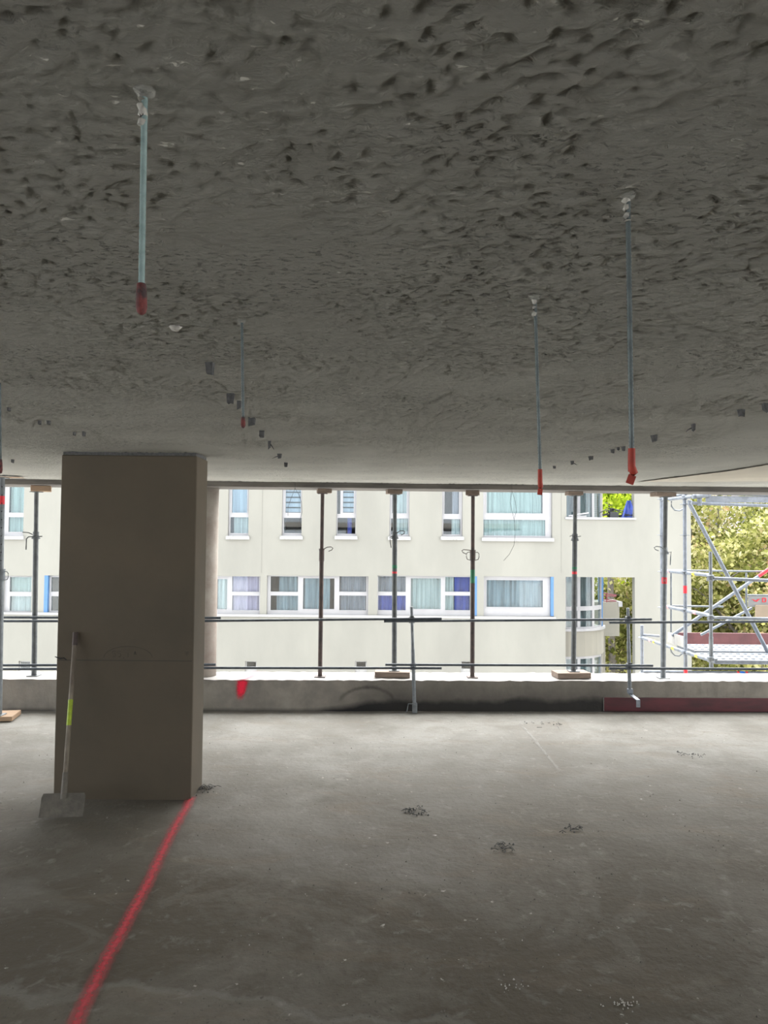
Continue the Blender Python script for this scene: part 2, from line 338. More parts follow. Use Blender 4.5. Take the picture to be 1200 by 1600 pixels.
# ------------------------------------------------------------------ columns
c0 = atz(80, 1250); c1 = atz(300, 1247); yc = (c0.y+c1.y)/2; cw0, cw1 = c0.x, c1.x
cd = .33
col = empty('concrete_column', ((cw0+cw1)/2, yc+cd/2, 0), 'wide rectangular grey concrete column with a pencil level line, scraper leaning on it', 'column')
b = MB(); b.box(cw0, cw1, yc, yc+cd, -.012, CEIL-.022, bev=.006); b.build('shaft', M_col, col)
b = MB(); b.box(cw0+.008, cw1-.008, yc+.008, yc+cd-.008, CEIL-.024, CEIL+.02); b.build('joint', M_stub, col)
def on_col(px, py): return at(px, py, yc)
b = MB(); a0 = on_col(92, 1031); a1 = on_col(297, 1033); a1b = on_col(150, 1032)
b.box(cw0+.004, cw1-.01, yc-.0008, yc+.002, a0.z-.003, a0.z+.001); b.build('level_line', M_chalk, col)
b = MB(); p = on_col(98, 1029); 
pts = [on_col(86, 1026)+Vector((0, -.001, 0)), on_col(94, 1029)+Vector((0, -.002, 0)), on_col(100, 1028)+Vector((0, -.002, 0)), on_col(104, 1031)+Vector((0, -.001, 0))]
b.pipe(pts, [.003, .005, .004, .002], 6); b.build('mark', M_blk, col)
def stroke(b, pts, r=.0013):
    b.pipe([on_col(x, y)+Vector((0, -.0006, 0)) for x, y in pts], r, 5)
b = MB()
stroke(b, [(162+38*(1-math.cos(math.pi*i/14)), 1028-18*math.sin(math.pi*i/14)) for i in range(15)], .0009)
tag(b.build('pencil_arc', M_chalk, col))
b = MB()
for (X, W_) in ((176, 5), (184, 5)):           # 55
    stroke(b, [(X+W_, 1017.5), (X, 1017.5), (X, 1021), (X+W_-1, 1021), (X+W_, 1023.5), (X+W_-1, 1026), (X, 1026)], .001)
stroke(b, [(193, 1027), (193, 1029)]); stroke(b, [(200, 1020), (200, 1027)], .001)
stroke(b, [(211, 1018), (209.5, 1023)], .0026); stroke(b, [(211, 1018), (212.5, 1023)], .0026)
stroke(b, [(289, 1019), (295, 1019)]); stroke(b, [(289, 1021.5), (295, 1021.5)]); stroke(b, [(292, 1019), (292, 1025)])
b.build('pencil_writing', M_chalk, col)
rc = at(313, 1064, YP(-2.1)+.27)
b = MB(); rz0 = PH-.01; b.lathe((rc.x, rc.y, 0), [(0, rz0), (.175, rz0), (.172, 1.2), (.172, BOT+.01), (0, BOT+.01)], 32)
tag(b.build('round_column', M_round), 'slim round concrete column on the parapet behind the wide column', 'column')

# ------------------------------------------------------------------ sprayed paint (thin paint film with ragged edge)
def spray_mat(name, colr, nscale, lo, hi, soft=1.0):
    m = bpy.data.materials.new(name); m.use_nodes = True; n, l, b = nodes(m)
    b.inputs['Base Color'].default_value = (*colr, 1); b.inputs['Roughness'].default_value = .7
    at_ = n.new('ShaderNodeAttribute'); at_.attribute_name = 'cover'; t = n.new('ShaderNodeTexCoord')
    a = n.new('ShaderNodeTexNoise'); a.inputs['Scale'].default_value = nscale; a.inputs['Detail'].default_value = 7; a.inputs['Roughness'].default_value = .7
    l.new(t.outputs['Object'], a.inputs['Vector'])
    ad = n.new('ShaderNodeMath'); ad.operation = 'MULTIPLY_ADD'; ad.inputs[1].default_value = soft; l.new(at_.outputs['Fac'], ad.inputs[0]); l.new(a.outputs['Fac'], ad.inputs[2])
    r = n.new('ShaderNodeMapRange'); r.inputs['From Min'].default_value = lo; r.inputs['From Max'].default_value = hi; l.new(ad.outputs[0], r.inputs['Value'])
    l.new(r.outputs['Result'], b.inputs['Alpha']); return m
def film(name, rows, cover, m, parent=None):
    nr, nc = len(rows), len(rows[0]); vs = [tuple(p) for r in rows for p in r]
    fs = [(i*nc+k, i*nc+k+1, (i+1)*nc+k+1, (i+1)*nc+k) for i in range(nr-1) for k in range(nc-1)]
    me = bpy.data.meshes.new(name); me.from_pydata(vs, [], fs); me.materials.append(m)
    at_ = me.attributes.new('cover', 'FLOAT', 'POINT'); at_.data.foreach_set('value', [c for r in cover for c in r]); me.update()
    o = bpy.data.objects.new(name, me); C.objects.link(o)
    if parent: o.parent = parent
    return o
line_px = [(299, 1246), (292, 1262), (278, 1285), (262, 1315), (249, 1342), (236, 1372), (218, 1405), (201, 1437), (186, 1465), (168, 1497), (152, 1530), (136, 1562), (122, 1592), (110, 1625)]
def floor_film(name, pxs, w, m, hgt=.006, wob=.1, fade=None):
    pts = [atz(x, y) for x, y in pxs]; rows = []; cov = []; P = []
    for i in range(len(pts)-1):
        for k in range(6): P.append(pts[i].lerp(pts[i+1], k/6))
    P.append(pts[-1])
    for i, p in enumerate(P):
        d = (P[min(i+1, len(P)-1)]-P[max(i-1, 0)]).normalized(); s_ = Vector((d.y, -d.x, 0)); ww = w*(1+wob*noisef(i*.7, 1, 1))
        e = 1 if fade is None else min(1, i/4, (len(P)-1-i)/4)
        rows.append([p+s_*ww*t+Vector((0, 0, hgt)) for t in (-1, -.6, -.25, 0, .25, .6, 1)]); cov.append([0, .35*e, .8*e, 1*e, .8*e, .35*e, 0])
    return film(name, rows, cov, m)
tag(floor_film('spray_paint_line', line_px, .072, spray_mat('red_spray_on_floor', (.62, .035, .06), 34, .85, 1.75)), 'ragged red sprayed line on the floor running from the column corner towards the camera', 'paint mark')
tag(floor_film('chalk_streak', [(795, 1114), (830, 1150), (862, 1190), (893, 1228)], .05, spray_mat('pale_dust', (.36, .355, .34), 9, 1.05, 2.9), fade=1), 'faint pale straight streak on the floor in front of the parapet', 'streak')
# red splash on parapet face + top
M_spr2 = spray_mat('red_spray_on_parapet', (.85, .008, .05), 70, .62, 1.45, 1.0)
rows = []; cov = []
pf = at(377, 1078, YP(-1.5))
NN = 22
for i in range(NN+1):
    v = i/NN; z = PH+.004 - v*.24; w = .055*(1-.55*v)+.012; cx = pf.x + .012 - .03*v
    y = YP(cx)-.006
    e = min(1, v*6+.35) * min(1, (1-v)*2.2)
    rows.append([Vector((cx+w*t*1.5, y, z)) for t in (-1, -.7, -.4, -.1, .2, .5, .8, 1)]); cov.append([0, .25*e, .75*e, 1.0*e, 1.0*e, .7*e, .2*e, 0])
sp = tag(film('spray_paint_splash', rows, cov, M_spr2), 'bright red sprayed splash on the parapet face left of the first slim prop', 'paint mark')
M_spr3 = spray_mat('thin_red_spray', (.85, .16, .20), 60, .45, 1.5, 1.0)
rows = []; cov = []
for i in range(9):
    v = i/8; cx = pf.x+.01+.10*v; y = YP(cx)-.005+.48*v; w = .06+.03*v
    e = 1-.5*v
    rows.append([Vector((cx+w*t, y, PH+.009)) for t in (-1, -.5, 0, .5, 1)]); cov.append([0, .6*e, e, .6*e, 0])
film('overspray', rows, cov, M_spr3, sp)

rows = []; cov = []
for i in range(25):
    g = math.pi*(.02+.93*i/24); e = min(1, i/4, (24-i)/4)
    row = []
    for r_ in (.235, .265, .285, .305, .34):
        cx = -.165 - 0.0 - r_*1.15*math.cos(g); row.append(Vector((cx, YP(cx)-.006, .035+r_*.80*math.sin(g))))
    rows.append(row); cov.append([0, .7*e, 1.0*e, .6*e, 0])
tag(film('soot_arc', rows, cov, spray_mat('soot_film', (.035, .033, .03), 14, .9, 2.7)), 'faint dark soot arc on the parapet face left of the left railing post', 'stain')
# ------------------------------------------------------------------ threaded ceiling rods
def rod(px0, py0, px1, py1, tip_py, m, mtip, label, rr=.0045, plaster=True, tiplen=None, bent=0.0, shape='sleeve'):
    t = atz(px0, py0, CEIL-.004); Y = t.y
    e = at(px1, py1, Y); tip = at(px1, tip_py, Y); d = (e-t).normalized()
    o = empty('threaded_rod', t, label, 'rod', None)
    L = (e-t).length; k = int(L/.0035); s = MB()
    # thread: alternating ridge radii
    n = 8; q = d.to_track_quat('Z', 'X').to_matrix(); vs = []; fs = []
    t0 = t - d*.01
    kk = min(k, 160)
    for i in range(kk+1):
        r_ = rr*(1.0 if i % 2 else .86); c = t0+(e-t0)*(i/kk)
        for j in range(n): g = 2*math.pi*j/n; vs.append(c + q @ Vector((r_*math.cos(g), r_*math.sin(g), 0)))
    for i in range(kk):
        for j in range(n): fs.append((i*n+j, i*n+(j+1) % n, (i+1)*n+(j+1) % n, (i+1)*n+j))
    s.add(vs, fs, True); s.build('rod', m, o)
    s = MB(); a = e-d*.006
    if shape == 'sleeve': s.pipe([a, a.lerp(tip, .3), a.lerp(tip, .75), tip+d*-.003, tip], [rr*1.25, rr*1.5, rr*1.6, rr*1.2, rr*.4], 10)
    else:
        x = Vector((1, 0, 0)); R1 = rr*1.3
        s.pipe([a, a.lerp(tip, .6), a.lerp(tip, .8)], [R1, R1*1.05, R1*1.0], 8)
        s.box(-R1, R1, -.002, .002, -.012, .004, Matrix.Translation(tip) @ Matrix.Rotation(.35*bent, 4, 'Y'))
        s.pipe([a.lerp(tip, .6), a.lerp(tip, .85)+x*bent*.004, tip+x*bent*.003], [R1, R1*1.15, R1*.5], 8)
    tag(s.build('tip', mtip, o))
    if plaster:
        s = MB(); rd = random.Random(int(px0)); pp = []; r2 = []
        for i in range(7): pp.append(t0+d*(.008+.0075*i)+Vector((-.0035+rd.uniform(-.002, .002), -.001, 0))); r2.append(rr*rd.uniform(.8, 1.7)*(1.3 if i == 6 else 1))
        s.pipe(pp, r2, 7); s.build('plaster_blob', M_plast, o)
    s = MB(); s.lathe((t.x, t.y, t.z), [(0, -.003), (.007, -.003), (.012, .002), (.02, .012), (0, .012)], 9); s.build('plaster_collar', M_ceil, o)
    return o
rod(226, 150, 221, 450, 492, M_rod, M_dred, 'pale green threaded ceiling rod with dirty dark red tip, nearest on the left', .0048)
rod(378, 503, 380, 655, 669, M_rod2, M_dred, 'short thin ceiling rod with black pointed tip, above the wide column', .0042, False)
rod(836, 468, 844, 737, 766, M_rod2, M_orange, 'grey ceiling rod with red tip, the second from the right', .0045, True, shape='flag', bent=.3)
rod(981, 310, 987, 706, 746, M_rod2, M_orange, 'long grey ceiling rod with notched orange red tip, rightmost', .0050, True, shape='flag', bent=1)
rod(0, 597, 1, 720, 740, M_rod2, M_dred, 'dark ceiling rod at the far left edge above the nearest prop', .0045, False)

# ------------------------------------------------------------------ stubs left in the ceiling
def stub(px, py, w, h, kind, lab):
    p = atz(px, py, CEIL-.004); s = MB(); rd = random.Random(px*3+py); sc = p.y/FPX; W_ = w*sc/2; H_ = min(h*sc, .06)
    def j(a): return a*rd.uniform(.75, 1.2)
    vs = [(-j(W_), -j(.012), .016), (j(W_), -j(.012), .016), (j(W_), j(.012), .016), (-j(W_), j(.012), .016),
          (-j(W_)*.8, -j(.010), -j(H_)), (j(W_)*.75, -j(.010), -j(H_)), (j(W_)*.7, j(.009), -j(H_)), (-j(W_)*.7, j(.009), -j(H_))]
    s.add([p+Vector(v) for v in vs], [(3,2,1,0),(4,5,6,7),(0,1,5,4),(1,2,6,5),(2,3,7,6),(3,0,4,7)])
    if kind:
        s.pipe([p+Vector((W_*.5, 0, -H_*.3)), p+Vector((W_*2.2*kind, .01, -H_*.7)), p+Vector((W_*3.4*kind, .01, -H_*1.1))], [.004, .0035, .0015], 5)
    tag(s.build('cut_stub', M_stub if kind >= 0 or True else M_stub), lab[0], 'stub', lab[1])
ORD = ['nearest', 'second', 'third', 'fourth', 'fifth', 'sixth', 'seventh', 'eighth', 'ninth', 'tenth']
def lab_(k, n_, side): return ('grey cut stub on the ceiling, %s one from the camera in the %s row' % (ORD[k], side)) if k < n_-1 else 'grey cut stub on the ceiling, farthest one in the %s row' % side
L_ = [(328, 570, 14, 14, 0), (361, 617, 13, 13, 0), (374, 628, 7, 11, 0), (394, 655, 12, 10, 0), (409, 675, 9, 8, 0), (421, 690, 4, 11, 1), (437, 710, 7, 6, -1), (447, 724, 6, 5, 0)]
for i, (x, y, w, h, k) in enumerate(L_): stub(x, y, w, h, k, (lab_(i, len(L_), 'left'), 'cut stubs in the left ceiling row'))
L_ = [(1196, 632, 9, 11, 0), (1158, 641, 11, 10, 0), (1083, 664, 6, 10, -1), (1022, 682, 9, 8, 0), (974, 699, 6, 6, 0), (966, 700, 4, 4, 0), (957, 703, 6, 5, 0), (923, 714, 7, 5, 0), (894, 722, 5, 4, 1), (866, 729, 5, 3, 0)]
for i, (x, y, w, h, k) in enumerate(L_): stub(x, y, w, h, k, (lab_(i, len(L_), 'right'), 'cut stubs in the right ceiling row'))
for (x, y), t_ in zip([(14, 638), (62, 659), (76, 659), (116, 677), (131, 677), (20, 719)], ['at the far left, nearest the camera', 'left one of the pair', 'right one of the pair', 'left one of the two above the column', 'right one of the two above the column', 'far left, just above the near timber block']):
    stub(x, y, 4, 4, 0, ('tiny dark fixing left in the ceiling, '+t_, 'tiny fixings at the far left of the ceiling'))
p = atz(274, 512, CEIL-.003); b = MB(); b.lathe((p.x, p.y, p.z), [(0, -.010), (.009, -.009), (.014, -.004), (.022, .006), (0, .008)], 10)
tag(b.build('plaster_patch', M_plast), 'pale plaster lump on the ceiling between the two left rods', 'plaster')
# thin hanging wires at the beam
def wire(pxs, Y, lab, name='hanging_wire'):
    b = MB()
    for pl in pxs:
        P = [at(x, y, Y) for x, y in pl]; Q = []
        for i in range(len(P)-1):
            for k in range(4): Q.append(P[i].lerp(P[i+1], k/4))
        Q.append(P[-1]); b.pipe(Q, .0022, 5)
    tag(b.build(name, M_wire), lab, 'wire')
Yw = YP(0)-.05
wire([[(462, 742), (461, 750), (461, 763), (455, 778), (450, 793), (450, 806)], [(461, 763), (467, 773), (471, 785), (472, 800), (467, 820), (461, 832)]], Yw, 'pair of thin wires hanging at the beam left of the first slim prop')
wire([[(800, 748), (800, 768), (797, 785), (800, 798), (804, 815), (805, 835), (803, 852), (796, 866), (787, 876)], [(800, 768), (805, 783), (807, 798), (803, 812)]], Yw, 'long thin curling wire hanging at the beam in front of the wide window')

# ------------------------------------------------------------------ adjustable props
def hook_loop(b, c, w, up=.0, r=.005, side=1):
    pts = [c + Vector((side*.01, -.035, 0)), c+Vector((side*w*.5, -.05, .018+up)), c+Vector((side*w*.85, -.05, .022+up)), c+Vector((side*w, -.045, .008+up)), c+Vector((side*w*.9, -.04, -.012+up)), c+Vector((side*w*.62, -.035, -.028+up))]
    b.pipe(pts, r, 6)
def prop(pxt, pxb, py_top, py_coll, py_bot, off, mo, mi, label, style, zbase=None, bands=(), holes=False, ro=.0285, ri=.0235, Y=None):
    Yb = Y if Y is not None else YP((pxb-600)/FPX*8, off)
    zb = zbase if zbase is not None else PH
    base = at(pxb, py_bot, Yb); base.z = zb+.001; top = at(pxt, py_top, Yb); top.z = at(pxt, py_top, Yb).z
    o = empty('steel_prop', base, label, 'prop')
    def ax(z): return base + (top-base)*((z-base.z)/(top.z-base.z))
    zc = at((pxt+pxb)/2, py_coll, Yb).z; t3 = Vector((0, 0, 1))
    b = MB(); b.box(base.x-.06, base.x+.06, base.y-.06, base.y+.06, base.z, base.z+.008, bev=.002); b.build('base_plate', mo, o)
    b = MB(); b.tube(base+t3*.008, ax(zc), ro, 16); b.build('outer_tube', mo, o)
    L = (top-ax(zc)).length
    b = MB(); b.tube(ax(zc-.05) if not holes else ax(zc), top-t3*.008, ri, 16, holes=[x for x in np.arange(.05, L-.04, .10)] if holes else None); b.build('inner_tube', mi, o)
    b = MB(); b.box(top.x-.055, top.x+.055, top.y-.055, top.y+.055, top.z-.008, top.z-.0005, bev=.002); b.build('head_plate', mi, o)
    c = ax(zc)
    b = MB()
    if style == 'dring':
        b.tube(c-t3*.10, c+t3*.008, ro*1.25, 16); b.tube(c+t3*.004, c+t3*.02, ro*1.35, 16)
    elif style == 'sleeve':
        b.tube(c-t3*.13, c, ro*1.18, 16); b.tube(c-t3*.005, c+t3*.012, ro*1.3, 16)
    else:
        b.tube(c-t3*.03, c+t3*.004, ro*1.35, 16); b.tube(c+t3*.0, c+t3*.05, ro*1.12, 16); b.tube(c-t3*.028, c-t3*.015, ro*1.6, 16)
    b.build('collar', mo, o)
    if style == 'dring':
        for s_ in (-1, 1):
            b = MB(); b.pipe([c+Vector((s_*ro, 0, -.008)), c+Vector((s_*(ro+.03), 0, -.006)), c+Vector((s_*(ro+.045), 0, -.022)), c+Vector((s_*(ro+.046), 0, -.06)), c+Vector((s_*(ro+.038), 0, -.088)), c+Vector((s_*ro, 0, -.098))], .0045, 6); b.build('handle', mo, o)
        b = MB(); hook_loop(b, c+t3*.012, .13, -.01, .005, -1); b.build('pin', mo, o)
    elif style == 'sleeve':
        b = MB(); hook_loop(b, c, .13, .012, .005, 1); b.build('pin', mo, o)
    elif style == 'right':
        b = MB(); hook_loop(b, c+t3*.03, .115, .012, .0055, 1); b.build('pin', mo, o)
        b = MB(); b.pipe([c+Vector((-.02, -.04, .0)), c+Vector((-.055, -.045, -.01)), c+Vector((-.052, -.045, -.06)), c+Vector((-.04, -.045, -.13))], .006, 6); b.build('handle', mo, o)
    elif style == 'left':
        b = MB(); hook_loop(b, c+t3*.02, .14, .018, .0055, -1); b.build('pin', mo, o)
        b = MB(); b.pipe([c+Vector((.02, -.04, -.01)), c+Vector((.055, -.045, .0)), c+Vector((.05, -.045, -.05)), c+Vector((.045, -.045, -.15))], .006, 6); b.build('handle', mo, o)
    elif style == 'crank':
        b = MB(); b.pipe([c+Vector((-.13, -.04, .045)), c+Vector((-.06, -.045, .04)), c+Vector((-.02, -.04, .02))], .006, 6); b.build('pin', mo, o)
        b = MB(); b.pipe([c+Vector((.09, -.04, .0)), c+Vector((.0, -.05, -.004)), c+Vector((-.06, -.045, -.006)), c+Vector((-.085, -.045, -.03)), c+Vector((-.085, -.045, -.15))], .007, 6); b.build('handle', mo, o)
    else:
        b = MB(); b.pipe([c+Vector((.06, -.03, .025)), c+Vector((0, -.045, .015)), c+Vector((-.05, -.04, .03)), c+Vector((-.065, -.03, .02))], .005, 6); b.build('pin', mo, o)
    for (y0, y1, mm, rr_) in bands:
        z0 = at(pxb, y1, Yb).z; z1 = at(pxb, y0, Yb).z
        b = MB(); b.tube(ax(z0), ax(z1), rr_, 16, cap=False); b.build('band', mm, o)
    return o, base, top
def block(name, px0, px1, py0, py1, Y, dep, m, label, cat='timber', ztop=None, zbot=None, yaw=0.0, bev=.003, group=None, par=None):
    a = at(px0, py0, Y); c = at(px1, py1, Y); z1 = a.z if ztop is None else ztop; z0 = c.z if zbot is None else zbot
    cx = (a.x+c.x)/2; w = (c.x-a.x)/2
    M_ = Matrix.Translation((cx, Y+dep/2, 0)) @ Matrix.Rotation(R(yaw), 4, 'Z')
    b = MB(); b.box(-w, w, -dep/2, dep/2, z0, z1, M_, bev=bev); o = b.build(name, m, par)
    return tag(o, label, cat, group)
TB = BOT-.002
def headblock(px0, px1, pyb, label, off, dep=.14, m=M_timber, yaw=0):
    px = (px0+px1)/2; Y = YP((px-600)/FPX*8, off); zb = at(px, pyb, Y).z
    block('timber_block', px0, px1, 760, pyb, Y-dep/2, dep, m, label, ztop=TB, zbot=zb, yaw=yaw); return pyb
# parapet props (left to right)
headblock(45, 74, 768, 'raw timber block wedged on the prop left of the wide column', .20, .15, yaw=22)
prop(57, 53, 768, 838, 1061, .20, M_greyp, M_greyp, 'grey steel prop on the parapet left of the wide column, with bent handle', 'crank')
headblock(495, 517, 770.5, 'timber block on top of the dark brown prop nearest the round column', .20, .12, M_timberg, yaw=12)
prop(504, 500, 770.5, 859, 1059, .20, M_brown, M_brown, 'dark brown slim steel prop with long sleeve, first right of the round column', 'sleeve', ro=.025, ri=.021)
headblock(604, 628, 772, 'timber block on top of the dark grey prop beside the left railing post', .20, .12, M_timberg, yaw=10)
z_bl = PH+.068
prop(617, 616, 772, 838, 1049, .22, M_greyp, M_greyp, 'dark grey steel prop standing on a timber block behind the left railing post', 'right', zbase=z_bl, bands=((883, 888, M_green, .0292), (893, 896, M_red, .0292)))
headblock(729, 750, 774, 'timber block on top of the brown prop with the green band', .20, .12, M_timberg, yaw=-10)
prop(739, 738, 774, 862, 1059, .20, M_brown, M_brown, 'brown steel prop with green painted band and two ring handles', 'dring', bands=((890, 911, M_green, .0262),), ro=.0255, ri=.0215)
headblock(887, 911, 774, 'timber block on top of the perforated prop in front of the curved bay', .20, .12, M_timberg, yaw=8)
prop(899, 896, 774, 841, 1049, .22, M_greyp, M_greyp, 'grey steel prop with a perforated upper tube on a timber block, before the curved bay', 'plain', zbase=z_bl, holes=True, bands=((886, 889, M_green, .0292), (893, 897, M_red, .0292)))
headblock(1023, 1057, 776, 'wide timber block on top of the rightmost prop beside the scaffold', .20, .15, M_timberg, yaw=14)
po, pb_, pt_ = prop(1040, 1036, 776, 862, 1059, .20, M_galvd, M_greyp, 'thick grey steel prop with a red lettered label, rightmost on the parapet', 'left', bands=((902, 912, M_red, .0298),), ro=.029, ri=.025)
# letter H on the label
b = MB(); q0 = at(1038, 907, pb_.y-.0305); s_ = .013
for dx in (-.011, .011): b.box(q0.x+dx-.003, q0.x+dx+.003, q0.y-.001, q0.y+.006, q0.z-.019, q0.z+.019)
b.box(q0.x-.011, q0.x+.011, q0.y-.001, q0.y+.006, q0.z-.003, q0.z+.003); b.build('lettering', M_paper, po)
# timber blocks on the parapet
Yt = YP(.1, .12)
block('timber_block', 586, 641, 1050, 1061, Yt, .22, M_timberg, 'dusty timber block on the parapet under the dark grey prop', ztop=z_bl, zbot=PH+.006, yaw=-2)
Yt = YP(2.1, .10)
block('timber_block', 869, 923, 1050, 1061, Yt, .22, M_timberg, 'dusty timber block on the parapet under the perforated prop', ztop=z_bl, zbot=PH+.006, yaw=7)
# near prop at left edge
Yg = atz(2, 1125, .0).y
zpl = .05
block('timber_plank', -60, 12, 1118, 1128, Yg-.10, .30, M_timber, 'timber plank on the floor at the far left under the nearest prop', ztop=zpl, zbot=.003, yaw=10)
ztb = at(0, 746, Yg).z
block('timber_block', -20, 27, 738, 746, Yg-.08, .16, M_timber, 'raw timber block under the ceiling on the nearest prop at far left', ztop=CEIL-.012, zbot=ztb, yaw=6)
og, gb, gt = prop(3, -3, 746, 892, 1124, 0, M_galvd, M_galvd, 'perforated steel prop from floor to ceiling at the far left edge', 'dring', zbase=zpl, Y=Yg, ro=.036, ri=.030, bands=((775, 788, M_red, .0308),))
b = MB(); 
pin=[]
for k in range(10):
    zz = gt.z-.10-.085*k; c = gb+(gt-gb)*((zz-gb.z)/(gt.z-gb.z)); b = MB(); b.tube(c+Vector((.018, -.0305, 0)), c+Vector((.016, -.02, 0)), .006, 8); b.build('pin_hole', M_blk, og)

# ------------------------------------------------------------------ guard rail posts and rails
def rail_post(px_b, py_b, px_t, py_t, label, clamp):
    Y = YP((px_b-600)/FPX*8, -.10); base = at(px_b, py_b, Y); top = at(px_t, py_t, Y)
    if not clamp: base.z = .004
    o = empty('railing_post', (base.x, base.y, 0), label, 'railing post', None)
    b = MB(); hz = .62
    mid = base.lerp(top, .6); b.tube(base+Vector((0, 0, .0)), mid, .0205, 14); b.build('lower_tube', M_galvd, o)
    b = MB(); b.tube(mid-(top-base)*.03, top, .0165, 14); b.build('upper_tube', M_galvd, o)
    for py in (967, 1040):
        c = at(px_b-1, py, Y); t = (c.z-base.z)/(top.z-base.z); c = base.lerp(top, t)
        b = MB(); b.box(c.x-.026, c.x+.026, c.y-.03, c.y+.03, c.z+.0, c.z+.028, bev=.006); b.tube(c+Vector((-.02, -.035, .03)), c+Vector((.02, -.035, .03)), .008, 8)
        b.box(c.x-.03, c.x+.03, c.y+.022, c.y+.03, c.z-.05, c.z+.02); b.build('bracket', M_greyp, o)
    b = MB()
    if clamp:
        x, y, z = base; b.box(x-.024, x+.03, y-.024, y+.024, z-.005, z+.05, bev=.004)
        yf = y-.17; M_ = Matrix.Identity(4)
        b.add([(x-.02, y+.02, z), (x+.022, y+.02, z), (x+.055, yf, z-.035), (x+.012, yf, z-.035), (x-.02, y+.02, z-.008), (x+.022, y+.02, z-.008), (x+.055, yf, z-.043), (x+.012, yf, z-.043)],
              [(0, 3, 2, 1), (4, 5, 6, 7), (0, 1, 5, 4), (1, 2, 6, 5), (2, 3, 7, 6), (3, 0, 4, 7)])
        b.box(x+.012, x+.055, yf-.006, yf, z-.115, z-.035)
    else:
        x, y, z = base; b.box(x-.027, x+.027, y-.03, y+.03, .004, .11, bev=.005)
        b.pipe([(x-.02, y-.02, .105), (x-.07, y-.02, .105), (x-.085, y-.03, .03), (x-.10, y-.03, .012)], .005, 6)
    b.build('foot_clamp', M_galv if clamp else M_galvd, o)
rail_post(648, 1110, 643, 948, 'leaning steel railing post standing on the floor before the dark grey prop', False)
rail_post(984, 1083, 981, 950, 'steel railing post with foot clamp hooked over the wine red board', True)
# hidden post at the column with its small hook
rail_post(305, 1110, 303, 952, 'steel railing post hidden beside the wide column', False)
def rail(px0, py0, px1, py1, off, label, r=.0135, ext0=0, ext1=0):
    Y0 = YP((px0-600)/FPX*8, off); Y1 = YP((px1-600)/FPX*8, off); a = at(px0, py0, Y0); c = at(px1, py1, Y1); d = (c-a).normalized()
    a -= d*ext0; c += d*ext1
    b = MB(); b.tube(a, c, r, 12)
    tag(b.build('guard_rail', M_rail), label, 'rail')
rail(287, 970.5, 690, 966.5, -.145, 'upper dark rail between the wide column and the left railing post')
rail(600, 970.8, 1018, 967.7, -.150, 'upper dark rail between the two visible railing posts')
rail(952, 972.8, 1230, 971, -.145, 'upper dark rail from the right railing post past the scaffold', ext1=1.0)
rail(287, 1043.5, 690, 1044, -.145, 'lower dark rail between the wide column and the left railing post')
rail(602, 1038.5, 1020, 1040, -.150, 'lower dark rail between the two visible railing posts')
rail(952, 1044.2, 1230, 1045.5, -.145, 'lower dark rail from the right railing post past the scaffold', ext1=1.0)
rail(-40, 964.5, 345, 965.5, -.175, 'upper rail ending just right of the wide column, higher of its overlapping pair', ext0=.6)
rail(-40, 970.5, 110, 970.5, -.145, 'upper rail at far left, lower one of the overlapping pair', ext0=.6)
rail(-40, 1039.5, 337, 1038.5, -.175, 'lower rail ending just right of the wide column, higher of its overlapping pair', ext0=.6)
rail(-40, 1045.5, 110, 1045, -.145, 'lower rail at far left, lower one of the overlapping pair', ext0=.6)
b = MB(); hk = at(317, 962, YP(-2)-.2); b.pipe([hk+Vector((.0, 0, -.11)), hk+Vector((-.004, 0, .0)), hk+Vector((0, 0, .09)), hk+Vector((.006, 0, .092))], .004, 6)
tag(b.build('wire_hook', M_galv), 'small pale hook on the upper rail end beside the round column', 'hook')

# wine red board
Yb0 = atz(944, 1112).y
x0 = at(944, 1112, Yb0).x
b = MB(); hb = .152
M_ = Matrix.Translation((x0, Yb0, .004)) @ Matrix.Rotation(math.atan(YS)*.6, 4, 'Z')
b.box(0, 3.2, 0, .05, 0, hb, M_, bev=.004); wb = empty('red_board', (x0, Yb0, 0), 'wine red painted board on edge at the parapet foot, right', 'board')
b.build('board', M_wine, wb)
b = MB(); b.box(-.004, .0, .004, .046, .004, hb-.004, M_); b.box(.0, 3.2, .006, .044, hb, hb+.0015, M_); tag(b.build('pale_edge', M_greyw, wb), 'pale worn edge')

# ------------------------------------------------------------------ scraper leaning on the column
bl = atz(92, 1278); tpt = at(118, 989, yc-.016)
sc = empty('floor_scraper', (bl.x, bl.y, 0), 'long handled scraper with wide steel blade leaning on the wide concrete column', 'scraper')
bt_l = atz(60, 1279); bt_r = atz(129, 1277.0)
up = Vector((0, .045, .145)); wid = (bt_r-bt_l)
b = MB(); z3 = Vector((0, 0, .004)); A = bt_l+z3; Bp = bt_r+z3
na = 10; vs = []
for i in range(na+1):
    t = i/na; dz = .006*math.sin(t*math.pi)
    for (k, e) in ((0, 0), (.85, 0), (1, .012)):
        pt = A.lerp(Bp, t)+up*k*(1.0-.03*abs(t-.5))
        if k == 1: pt = A.lerp(Bp, min(max(t, .03), .97))+up*k
        vs.append(pt); vs.append(pt+Vector((0, .005, 0)))
fs = []
for i in range(na):
    o_ = i*6; p_ = o_+6
    for a_ in (0, 2): fs.append((o_+a_, p_+a_, p_+a_+2, o_+a_+2)); fs.append((o_+a_+1, o_+a_+3, p_+a_+3, p_+a_+1))
    fs.append((o_, o_+1, p_+1, p_)); fs.append((o_+4, p_+4, p_+5, o_+5))
fs += [(0, 2, 3, 1), (2, 4, 5, 3)]; e_ = na*6; fs += [(e_, e_+1, e_+3, e_+2), (e_+2, e_+3, e_+5, e_+4)]
b.add(vs, fs); b.build('blade', M_shov, sc)
nb = A.lerp(Bp, .50)+up*.97
